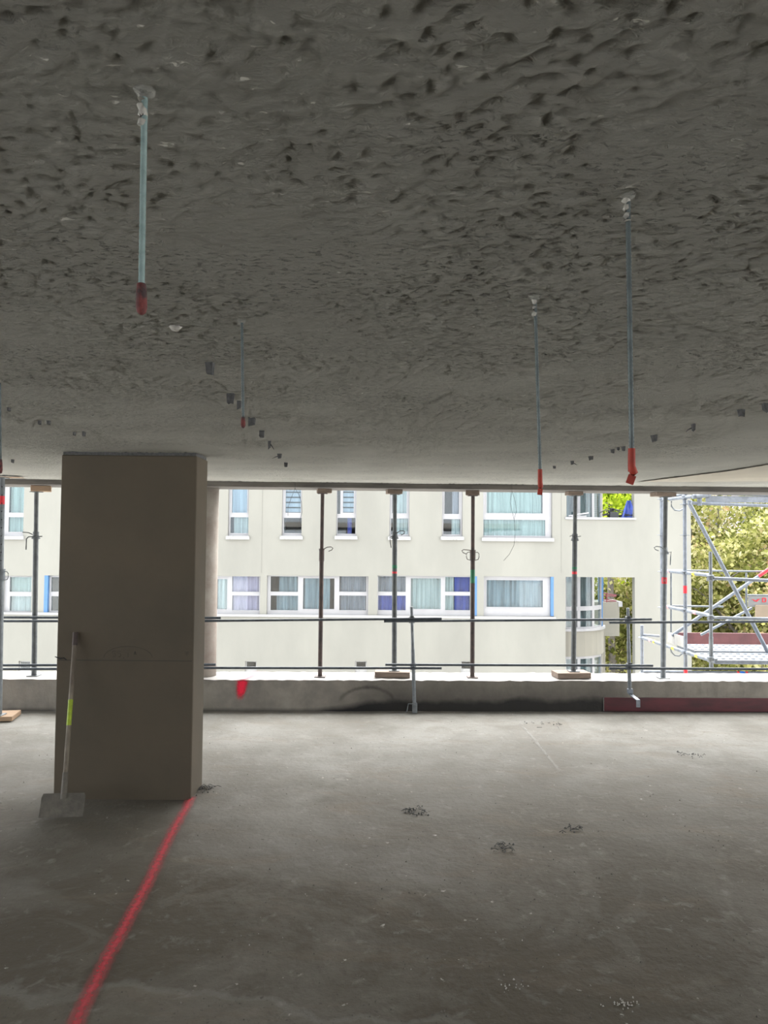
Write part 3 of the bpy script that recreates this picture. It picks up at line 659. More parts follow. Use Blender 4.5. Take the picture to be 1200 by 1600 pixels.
b = MB(); d = (tpt-nb).normalized(); b.tube(nb-d*.03, nb+d*.14, .021, 12, r2=.018); b.build('socket', M_shov, sc)
b = MB(); b.tube(nb+d*.10, tpt, .0155, 12); b.build('handle', M_handle, sc)
L = (tpt-nb).length; s0 = nb+d*(L*.41); s1 = nb+d*(L*.57)
b = MB(); b.tube(s0, s1, .0162, 12, cap=False); tag(b.build('tape', M_lime, sc), 'lime green tape')
b = MB(); b.tube(tpt-d*.09, tpt+d*.004, .0185, 12); b.build('grip', M_brown, sc)

# ------------------------------------------------------------------ crumbs and debris
def crumbs(name, pts, lab, m, group=None):
    b = MB(); rd = random.Random(len(pts))
    for (x, y, s) in pts:
        vs = []
        for (dx, dy, dz) in ((1, 0, 0), (0, 1, 0), (-1, 0, 0), (0, -1, 0), (0, 0, 1)):
            k = s*rd.uniform(.6, 1.2); vs.append((x+dx*k, y+dy*k, .0 + dz*k*.8 + (-.003 if dz == 0 else 0)))
        b.add(vs, [(0, 1, 4), (1, 2, 4), (2, 3, 4), (3, 0, 4), (3, 2, 1, 0)])
    return tag(b.build(name, m), lab, 'debris', group, 'stuff')
rd = random.Random(4); pts = []
for _ in range(700):
    px = rd.uniform(-50, 1250); py = rd.uniform(1120, 1640)**1.0
    p = atz(px, py)
    if cw0-.05 < p.x < cw1+.05 and yc-.02 < p.y < yc+cd+.05: continue
    pts.append((p.x, p.y, rd.choice((.002, .003, .003, .004, .006))))
M_crumb = mat('mortar_crumbs', (.22, .20, .17), .9, col2=(.10, .09, .08), scale=40)
M_crumbl = mat('pale_crumbs', (.60, .57, .52), .9, col2=(.40, .38, .35), scale=40)
crumbs('mortar_crumbs', pts, 'dark mortar crumbs scattered over the concrete floor', M_crumb)
pts = []
for cx, cy, n_, sx_, sy_ in [(975, 1567, 40, 28, 8), (800, 1540, 14, 20, 6), (1155, 1375, 3, 8, 6), (925, 1396, 2, 8, 4), (385, 1467, 3, 25, 10), (870, 1360, 9, 200, 60), (700, 1470, 10, 300, 60)]:
    for _ in range(n_):
        p = atz(rd.gauss(cx, sx_*.6), rd.gauss(cy, sy_*.6)); pts.append((p.x, p.y, rd.uniform(.002, .005)))
crumbs('pale_crumbs', pts, 'pale plaster crumbs scattered on the floor in the foreground', M_crumbl)
def clump(px, py, w, n_, lab):
    p0 = atz(px, py); b = MB(); rd = random.Random(px)
    for _ in range(n_):
        a = p0+Vector((rd.gauss(0, w), rd.gauss(0, w*.8), .004)); g = rd.uniform(0, 6.28); l_ = rd.uniform(.02, .06)
        b.pipe([a, a+Vector((math.cos(g)*l_*.5, math.sin(g)*l_*.5, rd.uniform(.002, .02))), a+Vector((math.cos(g)*l_, math.sin(g)*l_, .002))], .0022, 4)
    for _ in range(n_):
        a = p0+Vector((rd.gauss(0, w), rd.gauss(0, w), 0)); s = rd.uniform(.003, .009)
        b.add([a+Vector((s, 0, -.002)), a+Vector((0, s, -.002)), a+Vector((-s, 0, -.002)), a+Vector((0, -s, -.002)), a+Vector((0, 0, s))], [(0, 1, 4), (1, 2, 4), (2, 3, 4), (3, 0, 4)])
    tag(b.build('debris_clump', M_stub), lab, 'debris', None, 'stuff')
clump(645, 1269, .045, 22, 'small dark twiggy clump alone in the middle of the floor')
clump(318, 1233, .04, 26, 'dark rubble at the right foot of the wide column')
clump(787, 1324, .04, 12, 'dark scraps on the floor below the gap between railing posts, left patch')
clump(892, 1297, .05, 8, 'dark scraps on the floor, patch further back on the right')
clump(1077, 1179, .06, 10, 'dark scraps on the floor before the wine red board')
clump(857, 1132, .09, 10, 'dark scraps on the floor close to the parapet')

# ------------------------------------------------------------------ the building across the street
YF = 26.0; SF = YF/FPX
def FP(px, py): return at(px, py, YF)
def rect(x0, y0, x1, y1):
    c = FP((x0+x1)/2, (y0+y1)/2); w = (x1-x0)*SF/2; h = (y1-y0)*SF/2; return [c.x-w, c.x+w, c.z-h, c.z+h]
bld = empty('apartment_building', (0, YF, -8), 'cream rendered apartment building across the street, two window rows in view', 'building')
def holed_wall(name, x0, x1, z0, z1, holes, y, th, m, parent):
    X = sorted(set([x0, x1]+[h[0] for h in holes]+[h[1] for h in holes])); Z = sorted(set([z0, z1]+[h[2] for h in holes]+[h[3] for h in holes]))
    def solid(i, j):
        if i < 0 or j < 0 or i >= len(X)-1 or j >= len(Z)-1: return False
        cx = (X[i]+X[i+1])/2; cz = (Z[j]+Z[j+1])/2
        return not any(h[0] < cx < h[1] and h[2] < cz < h[3] for h in holes)
    b = MB()
    for i in range(len(X)-1):
        for j in range(len(Z)-1):
            if not solid(i, j): continue
            a, c, d, e = X[i], X[i+1], Z[j], Z[j+1]
            b.add([(a, y, d), (c, y, d), (c, y, e), (a, y, e)], [(0, 1, 2, 3)]); b.add([(a, y+th, d), (c, y+th, d), (c, y+th, e), (a, y+th, e)], [(3, 2, 1, 0)])
            if not solid(i-1, j): b.add([(a, y, d), (a, y+th, d), (a, y+th, e), (a, y, e)], [(3, 2, 1, 0)])
            if not solid(i+1, j): b.add([(c, y, d), (c, y+th, d), (c, y+th, e), (c, y, e)], [(0, 1, 2, 3)])
            if not solid(i, j-1): b.add([(a, y, d), (c, y, d), (c, y+th, d), (a, y+th, d)], [(3, 2, 1, 0)])
            if not solid(i, j+1): b.add([(a, y, e), (c, y, e), (c, y+th, e), (a, y+th, e)], [(0, 1, 2, 3)])
    return b.build(name, m, parent)
def curtain_mat(name, c, c2, sc=7.0):
    c = tuple(v*.42 for v in c); c2 = tuple(v*.32 for v in c2)
    m = mat(name, c, .9, col2=c2, scale=1.6, stretch=(sc, sc, .25), ramp=(.35, .65)); return m
CU = dict(white=curtain_mat('white_net_curtain', (.80, .84, .84), (.52, .58, .60)), blue=curtain_mat('blue_grey_curtain', (.42, .50, .58), (.20, .25, .31)),
          lilac=curtain_mat('lilac_curtain', (.80, .64, .88), (.55, .44, .66)), navy=curtain_mat('navy_blind', (.06, .10, .62), (.03, .06, .34), 2),
          green=curtain_mat('pale_green_blind', (.62, .74, .71), (.46, .58, .56), 12), grey=curtain_mat('grey_violet_curtain', (.44, .42, .50), (.22, .21, .27)),
          sky=curtain_mat('pale_blue_blind', (.60, .70, .84), (.48, .58, .74), 4), dark=curtain_mat('dark_curtain', (.05, .06, .09), (.03, .03, .045)))
holes = []
def curtain(px0, px1, r, kind, parent, y=.22, part=(0, 1)):
    """r: pane rect world; part: fraction of its width"""
    a = r[0]+(r[1]-r[0])*part[0]; c = r[0]+(r[1]-r[0])*part[1]; n_ = max(6, int((c-a)/.035)); b = MB(); vs = []
    for i in range(n_+1):
        x = a+(c-a)*i/n_; yy = YF+y+.025*math.sin(i*1.35+px0)+.012*math.sin(i*.53+px0); vs += [(x, yy, r[2]-.02), (x, yy, r[3]+.02)]
    b.add(vs, [(2*i, 2*i+2, 2*i+3, 2*i+1) for i in range(n_)], True); return b.build('curtain', CU[kind], parent)
def slats(r, m, parent, n_, y=.2):
    b = MB()
    for i in range(n_):
        z = r[2]+(r[3]-r[2])*(i+.5)/n_; b.box(r[0], r[1], YF+y, YF+y+.02, z-(r[3]-r[2])/n_*.36, z+(r[3]-r[2])/n_*.36)
    return b.build('blind', m, parent)
def window(outer, panes, curtains, sill=True, jamb=None, depth=.12, lab=None):
    """outer px rect, panes px rects"""
    O = rect(*outer); holes.append(O); PR = [rect(*p) for p in panes]
    X = sorted(set([O[0], O[1]]+[p[0] for p in PR]+[p[1] for p in PR])); Z = sorted(set([O[2], O[3]]+[p[2] for p in PR]+[p[3] for p in PR]))
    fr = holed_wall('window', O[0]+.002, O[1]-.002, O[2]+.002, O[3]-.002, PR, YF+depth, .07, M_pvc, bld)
    # raised sash lips around the panes
    for p in PR:
        b = MB(); e = .028; y0, y1 = YF+depth-.018, YF+depth+.01
        b.box(p[0]-e, p[1]+e, y0, y1, p[3], p[3]+e); b.box(p[0]-e, p[1]+e, y0, y1, p[2]-e, p[2]); b.box(p[0]-e, p[0], y0, y1, p[2], p[3]); b.box(p[1], p[1]+e, y0, y1, p[2], p[3])
        b.build('sash', M_pvc, fr)
        b = MB(); b.box(p[0]-.005, p[1]+.005, YF+depth+.03, YF+depth+.036, p[2]-.005, p[3]+.005); b.build('pane', M_glass, fr)
    for (i, kind, part) in curtains: 
        if kind == 'slats': slats(PR[i], CU['sky'], fr, max(4, int((PR[i][3]-PR[i][2])/.17)))
        else: curtain(panes[i][0], panes[i][2], PR[i], kind, fr, part=part)
    if sill:
        b = MB(); b.box(O[0]-.05, O[1]+.05, YF-.09, YF+depth, O[2]-.11, O[2]-.0); b.box(O[0]-.03, O[1]+.03, YF-.05, YF+depth, O[2]-.002, O[2]+.02); b.build('sill', M_sill, fr)
    if jamb:
        b = MB(); x = O[1] if jamb > 0 else O[0]
        b.box(x-.10 if jamb > 0 else x+.0, x-.002 if jamb > 0 else x+.13, YF-.001, YF+depth-.002, O[2]+.02, O[3]-.003); tag(b.build('jamb', M_blue, fr), 'blue painted jamb')
    return fr
T = 690
full = (0, 1)
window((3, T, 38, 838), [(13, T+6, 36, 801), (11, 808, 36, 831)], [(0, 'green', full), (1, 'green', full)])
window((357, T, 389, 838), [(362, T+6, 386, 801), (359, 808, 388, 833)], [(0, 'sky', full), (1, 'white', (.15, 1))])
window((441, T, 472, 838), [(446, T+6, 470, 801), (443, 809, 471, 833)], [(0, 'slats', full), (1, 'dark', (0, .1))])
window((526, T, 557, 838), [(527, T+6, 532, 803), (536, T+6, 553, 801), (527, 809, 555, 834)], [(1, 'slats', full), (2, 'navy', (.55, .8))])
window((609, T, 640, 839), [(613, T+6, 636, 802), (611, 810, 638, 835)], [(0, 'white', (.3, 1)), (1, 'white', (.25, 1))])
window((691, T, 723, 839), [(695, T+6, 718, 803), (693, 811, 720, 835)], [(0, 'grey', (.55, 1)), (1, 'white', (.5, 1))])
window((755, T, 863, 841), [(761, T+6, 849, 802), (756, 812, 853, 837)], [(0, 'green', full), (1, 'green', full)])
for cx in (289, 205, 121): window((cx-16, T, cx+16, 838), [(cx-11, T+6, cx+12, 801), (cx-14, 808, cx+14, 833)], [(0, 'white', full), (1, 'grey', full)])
window((4, 900, 49, 960), [(13, 902, 47, 925), (13, 932, 47, 955)], [(0, 'green', full), (1, 'white', full)], False)
window((69, 900, 222, 960), [(78, 902, 118, 925), (78, 932, 118, 955), (128, 905, 170, 952), (180, 902, 220, 925), (180, 932, 220, 955)], [(2, 'blue', full), (3, 'grey', full), (4, 'grey', full)], False, -1)
window((236, 900, 406, 960), [(240, 902, 282, 925), (240, 931, 282, 954), (292, 905, 354, 952), (362, 901, 404, 925), (362, 931, 404, 954)], [(0, 'white', full), (1, 'white', full), (2, 'white', (.75, 1)), (3, 'lilac', full), (4, 'lilac', full)], False)
window((417, 900, 575, 961), [(422, 901, 465, 925), (422, 931, 465, 954), (473, 904, 522, 952), (530, 901, 572, 925), (530, 931, 572, 954)], [(0, 'blue', (.3, 1)), (1, 'blue', (.2, 1)), (2, 'blue', (0, .85)), (3, 'grey', full), (4, 'grey', full)], False)
window((590, 900, 745, 962), [(591, 901, 634, 925), (591, 931, 634, 954), (642, 904, 689, 952), (696, 902, 735, 925), (696, 931, 735, 954)], [(0, 'grey', full), (1, 'navy', full), (2, 'white', full), (3, 'white', (0, .35)), (3, 'navy', (.38, 1)), (4, 'white', (0, .35)), (4, 'navy', (.38, 1))], False, 1)
window((756, 901, 865, 963), [(761, 907, 849, 949)], [(0, 'blue', full), ], False, 1)
for (x0_, y0_) in ((383, 1033), (555, 1033), (720, 1033), (29, 1033), (211, 1033)):
    r_ = rect(x0_, y0_, x0_+18, y0_+13); holes.append(rect(x0_, y0_, x0_+18, y0_+20)); 
    O = holes[-1]; fr = holed_wall('vent_window', O[0]+.002, O[1]-.002, O[2]+.002, O[3]-.002, [[O[0]+.04, O[1]-.04, O[2]+.17, O[3]-.04]], YF+.08, .05, M_sill, bld)
    b = MB(); b.box(O[0]+.03, O[1]-.03, YF+.10, YF+.106, O[2]+.16, O[3]-.03); b.build('pane', M_glass, fr)
H1 = rect(885, 665, 991, 811); H2 = rect(884, 903, 992, 1160)
XE = FP(1080, 900).x; XW = FP(871, 900).x
ztop_f = 6.2
holed_wall('facade_wall', -26, XE, -8, ztop_f, holes+[H1, H2], YF, .28, M_facade, bld)
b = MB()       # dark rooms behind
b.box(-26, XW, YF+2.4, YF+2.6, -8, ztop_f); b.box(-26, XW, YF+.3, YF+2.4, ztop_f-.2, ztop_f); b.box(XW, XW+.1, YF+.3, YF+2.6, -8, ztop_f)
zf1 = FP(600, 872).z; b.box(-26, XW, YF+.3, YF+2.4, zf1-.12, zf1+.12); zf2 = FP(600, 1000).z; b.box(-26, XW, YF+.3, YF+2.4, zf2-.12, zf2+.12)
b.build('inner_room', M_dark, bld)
# projecting ledges
l0 = FP(0, 962.5).z
b = MB(); z = FP(560, 962.5).z; b.box(-26, FP(868, 960).x, YF-.07, YF, z-.05, z+.03); b.build('ledge', M_sill, bld)
b = MB(); b.box(H1[0]-.05, H1[1]+.05, YF-.06, YF+.30, H1[2]-.02, H1[2]+.05); b.build('parapet_cap', M_pvc, bld)
# facade joints as shallow vertical battens
M_joint = mat('render_joint', (.19, .188, .166), .9)
for px in (409, 863+14):
    x = FP(px, 860).x
    b = MB(); b.box(x-.012, x+.012, YF-.004, YF, FP(px, 895).z, ztop_f-.1); b.build('joint_strip', M_joint, bld)
# --- curved bay behind the screen wall
YC = 29.6; bc = at(873, 950, YC); RB = (940-873)/FPX*YC
def bayz(py): return at(900, py, YC-RB*.8).z
bay = empty('curved_bay', (bc.x, YC, -8), 'rounded beige bay with white windows seen through the screen wall openings', 'building')
def arc_wall(b, r, a0, a1, z0, z1, th=.2, n_=20):
    vs = []
    for i in range(n_+1):
        g = R(a0+(a1-a0)*i/n_); s_, c_ = math.sin(g), -math.cos(g)
        vs += [(bc.x+r*s_, YC+r*c_, z0), (bc.x+r*s_, YC+r*c_, z1), (bc.x+(r-th)*s_, YC+(r-th)*c_, z1), (bc.x+(r-th)*s_, YC+(r-th)*c_, z0)]
    fs = [(0, 1, 2, 3), tuple(n_*4+k for k in (3, 2, 1, 0))]
    for i in range(n_):
        for k in range(4): fs.append((i*4+k, (i+1)*4+k, (i+1)*4+(k+1) % 4, i*4+(k+1) % 4))
    b.add(vs, fs, False)
zz = [(-8, bayz(1080)+0), (bayz(1022), bayz(984)), (bayz(903)+.35, bayz(806))]
for i, (a_, c_) in enumerate(((-8, bayz(1100)), (bayz(1024), bayz(984)), (bayz(896), bayz(812)), (bayz(725), bayz(640)))):
    b = MB(); arc_wall(b, RB, -100, 120, a_, c_); b.build('wall_band', M_facade2, bay)
def bay_floor(z0, z1, trans):
    g0 = MB(); 
    angs = [-60, -30, -6, 13, 37, 62]
    for i in range(len(angs)-1):
        a0, a1 = angs[i], angs[i+1]
        b = MB(); arc_wall(b, RB-.05, a0-1.6, a0+2.2, z0, z1, .1, 2); arc_wall(b, RB-.05, a1-2.2, a1+1.6, z0, z1, .1, 2)
        arc_wall(b, RB-.05, a0, a1, z0, z0+.10, .1, 3); arc_wall(b, RB-.05, a0, a1, z1-.1, z1, .1, 3)
        if trans: arc_wall(b, RB-.04, a0, a1, trans-.08, trans+.08, .1, 3)
        w_ = b.build('window', M_pvc, bay)
        b = MB(); arc_wall(b, RB-.09, a0+2, a1-2, z0+.08, z1-.08, .01, 2); b.build('pane', M_glass, w_)
    b = MB(); arc_wall(b, RB-.03, 63, 78, z0, z1, .1, 3); b.build('side_panel', M_facade2 if trans is None or z0 > 1.9 else M_blue, bay)
    b = MB(); arc_wall(b, RB-.35, -100, 120, z0, z1, .02, 10); b.build('room_screen', M_dark2, bay)
M_dark2 = mat('dim_room_curtain', (.13, .16, .17), .9, col2=(.03, .04, .05), scale=2.2, stretch=(3, 3, .4))
bay_floor(bayz(984)+.03, bayz(896), bayz(950)); bay_floor(bayz(1100), bayz(1024), None); bay_floor(bayz(812), bayz(725), None)
b = MB(); arc_wall(b, RB+.06, -100, 80, bayz(984)-.02, bayz(984)+.07, .3, 24); b.build('sill', M_pvc, bay)
b = MB(); arc_wall(b, RB-.1, 0, 359, bayz(640), bayz(640)+.1, 1.5, 24); b.build('roof_slab', M_facade2, bay)
# blue fin and tiled pier next to the bay
M_tile = mat('small_beige_tiles', (.55, .52, .46), .7, col2=(.45, .42, .38), scale=8)
def pbox(name, x0_, y0_, x1_, y1_, Y, dep, m, parent, z0=None):
    a = at(x0_, y0_, Y); c = at(x1_, y1_, Y); b = MB(); b.box(a.x, c.x, Y, Y+dep, c.z if z0 is None else z0, a.z); return b.build(name, m, parent)
pbox('blue_fin', 937, 898, 943, 940, 30.5, .25, M_blue, bay)
pbox('end_wall', 932, 1005, 943, 1064, 29.9, .5, M_facade2, bay, z0=-8)
# tiled pier: separate courses of tiles up to the upper opening
a = at(928, 812, 29.0); c = at(936.5, 720, 29.0); 
pbox('pier_core', 928, 720, 937, 815, 29.02, .3, M_joint, bay)
pbox('pier_trim', 937, 720, 941, 806, 29.0, .3, M_pvc, bay)
tm = None
nc, nr_ = 3, 30
tw = (c.x-a.x)/nc; th_ = (c.z-a.z)/nr_
me0 = None
for i in range(nc):
    for j in range(nr_):
        if me0 is None:
            b = MB(); b.box(-tw*.44, tw*.44, -.015, .02, -th_*.44, th_*.44); o = b.build('tile', M_tile); me0 = o.data
        else: o = bpy.data.objects.new('tile', me0); C.objects.link(o)
        o.parent = bay; o.location = (a.x+tw*(i+.5)-bay.location.x, 29.0-bay.location.y, a.z+th_*(j+.5)-bay.location.z)
# --- far balcony with dark red rails
Yk = 31.5
bal = empty('balcony', (at(956, 990, Yk).x, Yk, at(956, 995, Yk).z), 'beige balcony box with dark red rails behind the curved bay', 'balcony')
a = at(943, 941, Yk); c = at(968, 994, Yk)
b = MB(); b.box(a.x-.6, c.x, Yk, Yk+1.3, c.z, a.z); b.build('balcony_wall', M_facade2, bal)
b = MB(); b.box(c.x-.05, c.x+.12, Yk-.02, Yk+1.3, at(968, 948, Yk).z, a.z+.03); b.build('cap', M_pvc, bal)
for k, (y0_, y1_) in enumerate(((926, 930), (931, 931.5), (935, 939), (938.5, 940.5))):
    b = MB(); b.tube(at(936, y0_, Yk), at(963, y1_, Yk+.1*k), .022, 8); b.build('rail', mat('dark_red_rail', (.20, .03, .05), .5), bal)
b = MB(); b.tube(at(948, 927, Yk), at(948, 941, Yk), .02, 8); b.build('rail_post', MATS['dark_red_rail'], bal)
pbox('balcony_support', 943, 994, 946, 1064, Yk+.2, .3, M_facade2, bal, z0=-8)
# --- clutter in the upper opening
zs = H1[2]+.052
tb = FP(983, 800); b = MB(); vs = []
n_ = 9
for i in range(n_):
    t = i/(n_-1); w_ = .06+.22*t; vs.append([(tb.x+.05+w_*math.sin(g)*1.0, YF+.22+.09*math.cos(g*3), zs+.62*(1-t)) for g in np.linspace(-1.5, 1.5, 9)])
V = [p for r in vs for p in r]; b.add(V, [(i*9+k, i*9+k+1, (i+1)*9+k+1, (i+1)*9+k) for i in range(n_-1) for k in range(8)], True)
tag(b.build('blue_tarpaulin', mat('blue_tarp', (.05, .09, .34), .5, col2=(.03, .05, .24), scale=6)), 'bright blue cloth hanging at the right end of the upper opening', 'cloth')
b = MB(); p0 = FP(961, 805); rd = random.Random(2)
for k in range(16):
    q = Vector((p0.x+rd.gauss(0, .16), YF+.18, zs+abs(rd.gauss(.08, .07)))); b.pipe([q, q+Vector((rd.uniform(-.3, .3), 0, rd.uniform(.0, .22))), q+Vector((rd.uniform(-.5, .5), 0, rd.uniform(-.02, .1)))], .018, 5)
b.box(p0.x-.14, p0.x+.16, YF+.1, YF+.25, zs, zs+.2)
tag(b.build('dark_bundle', M_blk), 'dark tangled bundle lying on the sill of the upper opening', 'bundle')
b = MB(); z9 = zs+.02; a = FP(890, 808).x; c = FP(922, 806).x; b.tube((a, YF+.15, z9+.02), (c, YF+.2, z9+.14), .03, 8); b.tube((a+.1, YF+.1, z9), (c-.1, YF+.12, z9+.02), .025, 8)
tag(b.build('leaning_pole', M_pvc), 'white poles lying on the sill of the upper opening, left end', 'pole')

# ------------------------------------------------------------------ scaffold outside at the right
def SX(px, Y): return at(px, 900, Y).x
sc_ = empty('scaffold', (4.1, 10, -8), 'galvanised tube scaffold with perforated decks outside the parapet at right', 'scaffold')
Y1, Y2, Y3, Y4 = 9.33, 10.0, 10.72, 11.46
def st(px, Y, py0, py1, r=.0242, m=M_galv, zb=None, ros=()):
    a = at(px, py0, Y); c = at(px, py1, Y); c.x = a.x
    if zb is not None: c.z = zb
    b = MB(); b.tube(c, a, r, 14); o = b.build('standard', m, sc_)
    for y in ros:
        q = at(px, y, Y); b = MB(); b.lathe((a.x, Y, q.z), [(.02, -.004), (.062, -.004), (.062, .004), (.02, .004)], 12); b.build('rosette', m, o)
    return o, a.x
s2, x2 = st(1069.5, Y2, 748, 1060, zb=-8, ros=(788, 836, 893, 952, 1018))
for (y0_, y1_) in ((915, 927), (1045, 1053)):
    b = MB(); b.tube((x2, Y2, at(1069, y1_, Y2).z), (x2, Y2, at(1069, y0_, Y2).z), .0252, 14, cap=False); b.build('tape_band', M_red, s2)
s1, x1_ = st(1110, Y1, 862, 1043, m=M_galvd, r=.0215, ros=())
b = MB(); b.tube((x1_, Y1, at(1110, 1043, Y1).z), (x1_, Y1, at(1110, 995, Y1).z), .0265, 14); b.build('sleeve', M_galvd, s1)
s3, x3 = st(1033.5, Y3, 748, 1060, zb=-8, ros=(780, 836, 893, 949), r=.0242)
s4, x4 = st(1003, Y4, 977, 1060, zb=-8, ros=(996,), r=.0242)
def mem(name, p, q, r=.0242, m=M_galv, bands=(), parent=sc_):
    b = MB(); b.tube(p, q, r, 12); o = b.build(name, m, parent); d = (q-p)
    for (t, mm, l_) in bands:
        c = p+d*t; e = d.normalized()*l_/2; b = MB(); b.tube(c-e, c+e, r*1.08, 12, cap=False); b.build('tape_band', mm, o)
    return o
# transoms running away from the building (receding)
zt = at(1069, 1019, Y2).z
mem('transom', Vector((x1_, Y1, zt)), Vector((x2, Y2-.05, zt)), bands=((.55, M_yel, .07), (.25, M_galvd, .05), (.85, M_galvd, .05)))
mem('transom', Vector((x2, Y2+.05, zt)), Vector((x3, Y3, zt)), bands=((.45, M_yel, .08), (.2, M_galvd, .05), (.8, M_galvd, .05)))
mem('transom', Vector((x3, Y3, zt)), Vector((x4, Y4, zt)), bands=((.35, M_yel, .06), (.55, M_pink, .06)))
z9 = at(1069, 954, Y2).z
mem('guard_tube', Vector((x1_, Y1, z9)), Vector((x3, Y3, z9)), bands=((.28, M_pink, .07), (.85, M_pink, .07)))
z8 = at(1069, 895, Y2).z
mem('guard_tube', Vector((x1_, Y1, z8)), Vector((x3, Y3, z8)), bands=((.30, M_yel, .07), (.82, M_pink, .04)))
z7 = at(1069, 777, Y2).z
mem('transom', Vector((x1_, Y1, z7)), Vector((x3, Y3, z7)), bands=((.85, M_yel, .07), ))
mem('transom', Vector((x1_, Y1+.1, z7+.07)), Vector((x3, Y3, z7+.02)), r=.018)
# rails parallel to the facade
def para(name, px0, py0, px1, py1, Y, r=.0242, m=M_galv, bands=(), ext=1.2):
    a = at(px0, py0, Y); c = at(px1, py1, Y); d = (c-a).normalized(); return mem(name, a, c+d*ext, r, m, bands)
para('ledger', 1112, 903.5, 1200, 907, Y1+.04, .022)
para('ledger', 1112, 965, 1200, 967, Y1+.04, .020)
para('ledger', 1100, 771, 1200, 773.5, Y2-.3, .018, M_galv)
para('ledger', 1080, 786, 1200, 790, Y2-.3, .022)
pl = at(1104, 775, Y2-.3); pr_ = at(1200, 780, Y2-.3)
b = MB(); b.box(pl.x, pr_.x+1.2, Y2-.29, Y2-.27, at(1150, 785, Y2-.3).z, at(1150, 775, Y2-.3).z); b.build('truss_web', M_galv, sc_)
b = MB(); b.tube(at(1093, 765, Y2-.3), at(1093, 790, Y2-.3), .03, 12); b.tube(at(1082, 776, Y2-.32), at(1108, 773, Y2-.32), .033, 12); b.build('coupler', M_galv, sc_)
para('guard_tube', 1043, 891, 1200, 893, Y3, .0135, M_galvd); para('guard_tube', 1043, 946.5, 1130, 948, Y3, .0135, M_galvd, ext=0)
b = MB(); b.tube(at(1048.5, 988, Y3), at(1048.5, 892, Y3), .012, 10); b.build('guard_post', M_galvd, sc_)
b = MB(); b.tube(at(1166, 950, Y3), at(1166, 895, Y3), .014, 10); b.build('guard_post', M_galvd, sc_)
para('ledger', 1005, 1050, 1200, 1052, Y2+.3, .0242, bands=((.79, M_bluet, .06), (.755, M_red, .03), (.825, M_red, .03)), ext=0)
para('ledger', 1003, 992, 1030, 994, Y4, .02, ext=0)
# diagonal braces
mem('diagonal_brace', at(1077, 786, Y2-.08), at(1215, 1048, Y2-.08), .026)
mem('diagonal_brace', at(1050, 993, Y3-.05), at(1215, 880, Y3-.05), .0235, bands=((.87, M_red, .20),))
mem('diagonal_brace', at(1095, 992, Y3+.1), at(1175, 950, Y3+.1), .018)
# couplers
for (px, py, Y, w_) in ((1110, 903, Y1, .05), (1110, 965, Y1, .045), (1110, 1030, Y1, .045), (1078, 785, Y2-.06, .035), (1069.5, 1019, Y2, .04), (1069.5, 954, Y2, .036), (1069.5, 895, Y2, .036), (1069.5, 777, Y2, .042), (1003, 1054, Y4, .05)):
    q = at(px, py, Y); b = MB(); b.lathe((q.x, q.y, q.z), [(0, -w_*.8), (w_*.75, -w_*.8), (w_, -w_*.3), (w_*.75, 0), (w_, w_*.3), (w_*.75, w_*.8), (0, w_*.8)], 10)
    b.tube(q+Vector((w_*.5, -w_*.6, 0)), q+Vector((w_*1.6, -w_*.6, 0)), w_*.28, 8); b.build('coupler', M_galvd if Y == Y1 else M_galv, sc_)
# black cable loops
for (pp) in ([(1049, 783), (1049, 791), (1054, 797), (1062, 798), (1068, 795)], [(1048, 1014), (1049, 1019), (1054, 1024), (1061, 1025), (1066, 1021)]):
    b = MB(); b.pipe([at(x, y, Y3-.28) for x, y in pp], .011, 8); b.build('cable_loop', M_galvd, sc_)
# decks: two steel planks with rows of raised perforations
def deck(px0, py_n, py_f, zref, name='deck_plank'):
    zd = zref; a = atz(px0, py_n, zd); y_n = a.y; y_f = atz(px0, py_f, zd).y; xa = a.x
    b = MB(); b.box(xa, xa+2.6, y_n, y_f, zd-.05, zd, bev=.004); pl_ = b.build(name, M_galv, sc_)
    b = MB(); rows_ = 3
    for r_ in range(rows_):
        yy = y_n+(y_f-y_n)*(r_+.5)/rows_
        for k in range(26):
            x = xa+.05+.095*k+(.045 if r_ % 2 else 0); b.lathe((x, yy, zd), [(.030, -.001), (.026, .012), (.014, .014), (.010, .004), (0, .003)], 8)
    tag(b.build('tread_studs', M_galv, pl_), kind='stuff')
zdk = at(1110, 1034, Y1).z+.02
def zy(py, Y): return at(1130, py, Y)
deck(1118, 1031.5, 1020, zdk); deck(1086, 1016.5, 1006.5, zdk)
# toe boards
a = at(1053, 989, Y4-.35); c = at(1053, 1006.5, Y4-.35)
b = MB(); b.box(a.x, a.x+3.2, Y4-.35, Y4-.32, c.z, at(1053, 988.5, Y4-.35).z, bev=.004); b.build('toe_board', M_toe, sc_)
zt0 = at(1043, 988.5, Y3).z
b = MB(); A_ = at(1043, 988, Y3+.35); B_ = at(1068, 995, Y2+.06); A2 = at(1043, 1003, Y3+.35); B2 = at(1068, 1012, Y2+.06)
th3 = Vector((.025, 0, 0)); b.add([A2, B2, B_, A_, A2+th3, B2+th3, B_+th3, A_+th3], [(0, 1, 2, 3), (7, 6, 5, 4), (0, 4, 5, 1), (1, 5, 6, 2), (2, 6, 7, 3), (3, 7, 4, 0)]); tag(b.build('toe_board', M_greyw, sc_), 'grey weathered end board')
